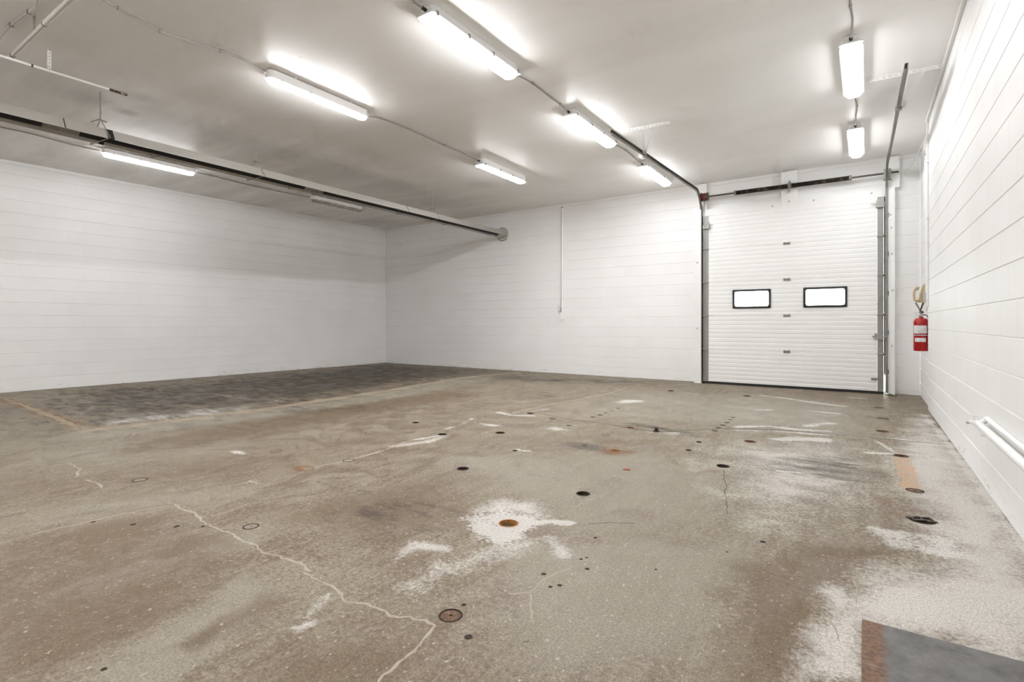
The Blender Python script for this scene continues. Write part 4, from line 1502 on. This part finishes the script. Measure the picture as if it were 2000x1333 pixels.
# ------------------------------------------------------------------ conduit and outlet on the back wall
cd = thing('wall_conduit', 'white conduit dropping down the back wall to a small outlet', 'conduit', (-5.42, YB - 0.02, 1.17))
MB().cyl((-5.42, YB - 0.022, 1.32), (-5.42, YB - 0.022, CEIL - 0.06), 0.020, 12).build('pipe', 'white_trim_paint', cd, True)
MB().box(-5.455, -5.395, YB - 0.045, YB - 0.001, 1.165, 1.33).build('end_box', 'white_trim_paint', cd)
MB().cyl((-5.42, YB - 0.022, CEIL - 0.075), (-5.42, YB - 0.022, CEIL - 0.055), 0.022, 12).build('coupling', 'hinge_steel', cd, True)
m = MB().box(-5.505, -5.447, YB - 0.05, YB - 0.001, 1.345, 1.445)
bx = m.build('outlet_box', 'box_grey', cd)
for z in (1.375, 1.415):
    MB().box(-5.492, -5.460, YB - 0.053, YB - 0.05, z - 0.014, z + 0.014).build('socket', 'white_trim_paint', bx)
MB().tube(smooth_path([(-5.448, YB - 0.012, CEIL - 0.06), (-5.450, YB - 0.010, 2.6), (-5.452, YB - 0.010, 1.70), (-5.462, YB - 0.012, 1.52), (-5.478, YB - 0.02, 1.44)], 6), 0.0045, 6).build('wire', 'cable_grey', cd, True)

# ------------------------------------------------------------------ phone, junction box, extinguisher in the corner
ph = thing('wall_phone', 'beige wall telephone with handset in the corner above the extinguisher', 'phone', (XR2, 8.80, 1.30))
prof = [(XR2 - 0.001, 1.375), (0.615, 1.37), (0.600, 1.40), (0.612, 1.50), (0.640, 1.60), (0.660, 1.625), (XR2 - 0.001, 1.625)]
vs = [(a, 8.70, b_) for a, b_ in prof] + [(a, 8.90, b_) for a, b_ in prof]
n = len(prof)
MB().add(vs, [(i, (i + 1) % n, (i + 1) % n + n, i + n) for i in range(n)] + [tuple(range(n))[::-1], tuple(range(n, 2 * n))]).build('phone_base', 'phone_beige', ph)
hs = smooth_path([(0.600, 8.76, 1.572), (0.566, 8.74, 1.562), (0.548, 8.74, 1.53), (0.542, 8.74, 1.475), (0.548, 8.74, 1.42), (0.570, 8.74, 1.392), (0.592, 8.75, 1.39)], 5)
hd = MB().tube(hs, 0.014, 8).build('handset', 'phone_beige', ph, True)
MB().cyl((0.563, 8.74, 1.395), (0.596, 8.74, 1.405), 0.026, 12).build('mouthpiece', 'phone_beige', hd, True)
MB().cyl((0.560, 8.74, 1.566), (0.595, 8.74, 1.562), 0.025, 12).build('earpiece', 'phone_beige', hd, True)


def coil(a, b, r=0.009, turns=14):
    a, b = Vector(a), Vector(b)
    d = (b - a).normalized()
    s = d.orthogonal().normalized()
    u = d.cross(s)
    N = turns * 8
    return [a.lerp(b, i / N) + s * r * math.cos(2 * PI * i / 8) + u * r * math.sin(2 * PI * i / 8) for i in range(N + 1)]


MB().tube(coil((0.560, 8.74, 1.37), (0.612, 8.76, 1.262)) + coil((0.612, 8.76, 1.262), (0.650, 8.82, 1.375)), 0.003, 5).build('coiled_cord', 'cord_olive', ph, True)
jb = thing('junction_box', 'small grey metal box on the wall beside the beige telephone', 'box', (XR2, 8.62, 1.38))
MB().box(0.638, XR2 - 0.001, 8.58, 8.66, 1.375, 1.495).build('box_body', 'box_grey', jb)
MB().box(0.633, 0.638, 8.578, 8.662, 1.372, 1.498).build('cover_plate', 'box_grey', jb)
MB().cyl((0.665, 8.62, 1.495), (0.665, 8.62, 3.3), 0.0125, 10).build('riser_conduit', 'white_trim_paint', jb, True)

ph.location.y += 0.12
jb.location.y += 0.12

ex = thing('fire_extinguisher', 'red fire extinguisher hanging in the corner under the telephone', 'extinguisher', (0.598, 8.57, 0.735))
cx, cy, zb = 0.598, 8.57, 0.735
MB().lathe([(0.0, 0.0), (0.076, 0.0), (0.080, 0.006), (0.080, 0.375), (0.074, 0.40), (0.056, 0.418), (0.026, 0.428), (0.022, 0.445), (0.0, 0.445)], (cx, cy, zb), 28).build('cylinder', 'extinguisher_red', ex, True)


def wrap(z0, z1, a0, a1, r, name, mat):
    n = 10
    vs, fs = [], []
    for i in range(n + 1):
        a = a0 + (a1 - a0) * i / n
        for rr in (r, r + 0.0012):
            for z in (z0, z1):
                vs.append((cx + rr * math.cos(a), cy + rr * math.sin(a), z))
    for i in range(n):
        b_ = i * 4
        fs += [(b_ + 2, b_ + 6, b_ + 7, b_ + 3), (b_, b_ + 1, b_ + 5, b_ + 4), (b_ + 1, b_ + 3, b_ + 7, b_ + 5), (b_, b_ + 4, b_ + 6, b_ + 2)]
    return MB().add(vs, fs).build(name, mat, ex, True)


face = math.atan2(-cy, -cx)     # the side turned to the room
wrap(zb + 0.225, zb + 0.330, face - 1.15, face + 0.85, 0.0803, 'instruction_label', 'paper_label')
wrap(zb + 0.118, zb + 0.170, face - 0.85, face + 0.65, 0.0803, 'service_label', 'paper_label')
MB().lathe([(0.0803, 0.196), (0.083, 0.197), (0.083, 0.210), (0.0803, 0.211)], (cx, cy, zb), 28).build('strap', 'chrome', ex, True)
MB().cyl((cx, cy, zb + 0.44), (cx, cy, zb + 0.49), 0.017, 12).build('valve', 'chrome', ex, True)
m = MB().bar((cx + 0.02, cy - 0.01, zb + 0.505), (cx - 0.07, cy - 0.03, zb + 0.485), 0.018, 0.006)
m.bar((cx + 0.01, cy - 0.01, zb + 0.475), (cx - 0.06, cy - 0.03, zb + 0.452), 0.018, 0.006)
m.build('handle', 'chrome', ex)
MB().lathe([(0.0, 0.52), (0.02, 0.516), (0.024, 0.50), (0.02, 0.485), (0.0, 0.482)], (cx + 0.004, cy, zb), 12).build('valve_cap', 'black_plastic', ex, True)
MB().cyl((cx - 0.02, cy - 0.02, zb + 0.462), (cx - 0.035, cy - 0.035, zb + 0.462), 0.014, 12).build('gauge', 'paper_label', ex, True)
MB().tube(smooth_path([(cx + 0.015, cy - 0.01, zb + 0.465), (cx + 0.050, cy - 0.03, zb + 0.462), (cx + 0.070, cy - 0.055, zb + 0.42), (cx + 0.074, cy - 0.06, zb + 0.28), (cx + 0.070, cy - 0.055, zb + 0.10)], 6), 0.006, 8).build('hose', 'black_plastic', ex, True)
MB().box(cx + 0.078, XR2 - 0.001, cy - 0.02, cy + 0.02, zb + 0.40, zb + 0.46).build('wall_hook', 'chrome', ex)

# loose conduit and cables in the corner beside the right wall
cc = thing('corner_conduit', 'thin white conduit running down the end of the right wall', 'conduit', (XR, YSTEP, 1.5))
MB().cyl((XR - 0.014, YSTEP - 0.13, 1.30), (XR - 0.014, YSTEP - 0.13, CEIL - 0.05), 0.011, 10).build('pipe', 'white_trim_paint', cc, True)
for z in (1.4, 2.1, 2.4, 3.1):
    MB().box(XR - 0.028, XR, YSTEP - 0.155, YSTEP - 0.105, z - 0.008, z + 0.008).build('pipe_strap', 'white_trim_paint', cc)
hc = thing('hanging_wire', 'white wire sagging from the ceiling corner to the right door post', 'wire', (0.6, 9.0, 3.5))
MB().tube(smooth_path([(XR2 - 0.008, 9.0, CEIL - 0.05), (0.63, 9.25, 3.52), (0.58, 9.55, 3.43), (0.50, YB - 0.02, 3.36)], 8), 0.006, 6).build('wire', 'white_trim_paint', hc, True)
MB().tube(smooth_path([(XR2 - 0.008, 9.0, CEIL - 0.05), (XR2 - 0.02, 9.05, 3.45), (XR2 - 0.012, 9.02, 3.2), (XR2 - 0.012, 8.9, 2.6), (XR2 - 0.012, 8.86, 1.66)], 8), 0.007, 6).build('wire', 'white_trim_paint', hc, True)

# ------------------------------------------------------------------ pipes low on the right wall
wp = thing('wall_pipe', 'pair of white water pipes with an old valve low on the right wall', 'pipe', (0.62, 3.0, 0.40))
MB().cyl((0.605, 4.46, 0.445), (0.605, 0.6, 0.445), 0.024, 14).build('pipe', 'white_trim_paint', wp, True)
MB().cyl((0.637, 4.42, 0.490), (0.637, 0.6, 0.490), 0.014, 12).build('pipe', 'white_trim_paint', wp, True)
MB().cyl((0.605, 4.42, 0.455), (0.645, 4.42, 0.490), 0.018, 10).build('elbow', 'white_trim_paint', wp, True)
vl = MB().cyl((0.605, 4.45, 0.445), (0.600, 4.74, 0.418), 0.020, 12, 0.014).build('valve', 'white_trim_paint', wp, True)
MB().cyl((0.600, 4.72, 0.42), (0.596, 4.84, 0.395), 0.014, 10, 0.010).build('spout', 'box_grey', vl, True)
m = MB().cyl((0.602, 4.62, 0.43), (0.602, 4.62, 0.475), 0.007, 8)
m.box(0.575, 0.630, 4.612, 4.628, 0.470, 0.480)
m.build('valve_handle', 'white_trim_paint', vl)
for y in (4.2, 3.0, 1.8):
    MB().box(0.575, XR - 0.001, y - 0.012, y + 0.012, 0.413, 0.421).build('pipe_bracket', 'white_trim_paint', wp)

# green cord end by the door
gc = MB()
gc.tube(smooth_path([(0.245, 9.80, 0.05), (0.25, 9.78, 0.012), (0.29, 9.74, 0.008), (0.345, 9.70, 0.008), (0.385, 9.72, 0.008), (0.36, 9.76, 0.008), (0.30, 9.755, 0.020), (0.39, 9.68, 0.008)], 8), 0.007, 7)
tag(gc.build('green_cord', 'green_cord', None, True), 'green cord end lying at the right foot of the overhead door', 'cord')
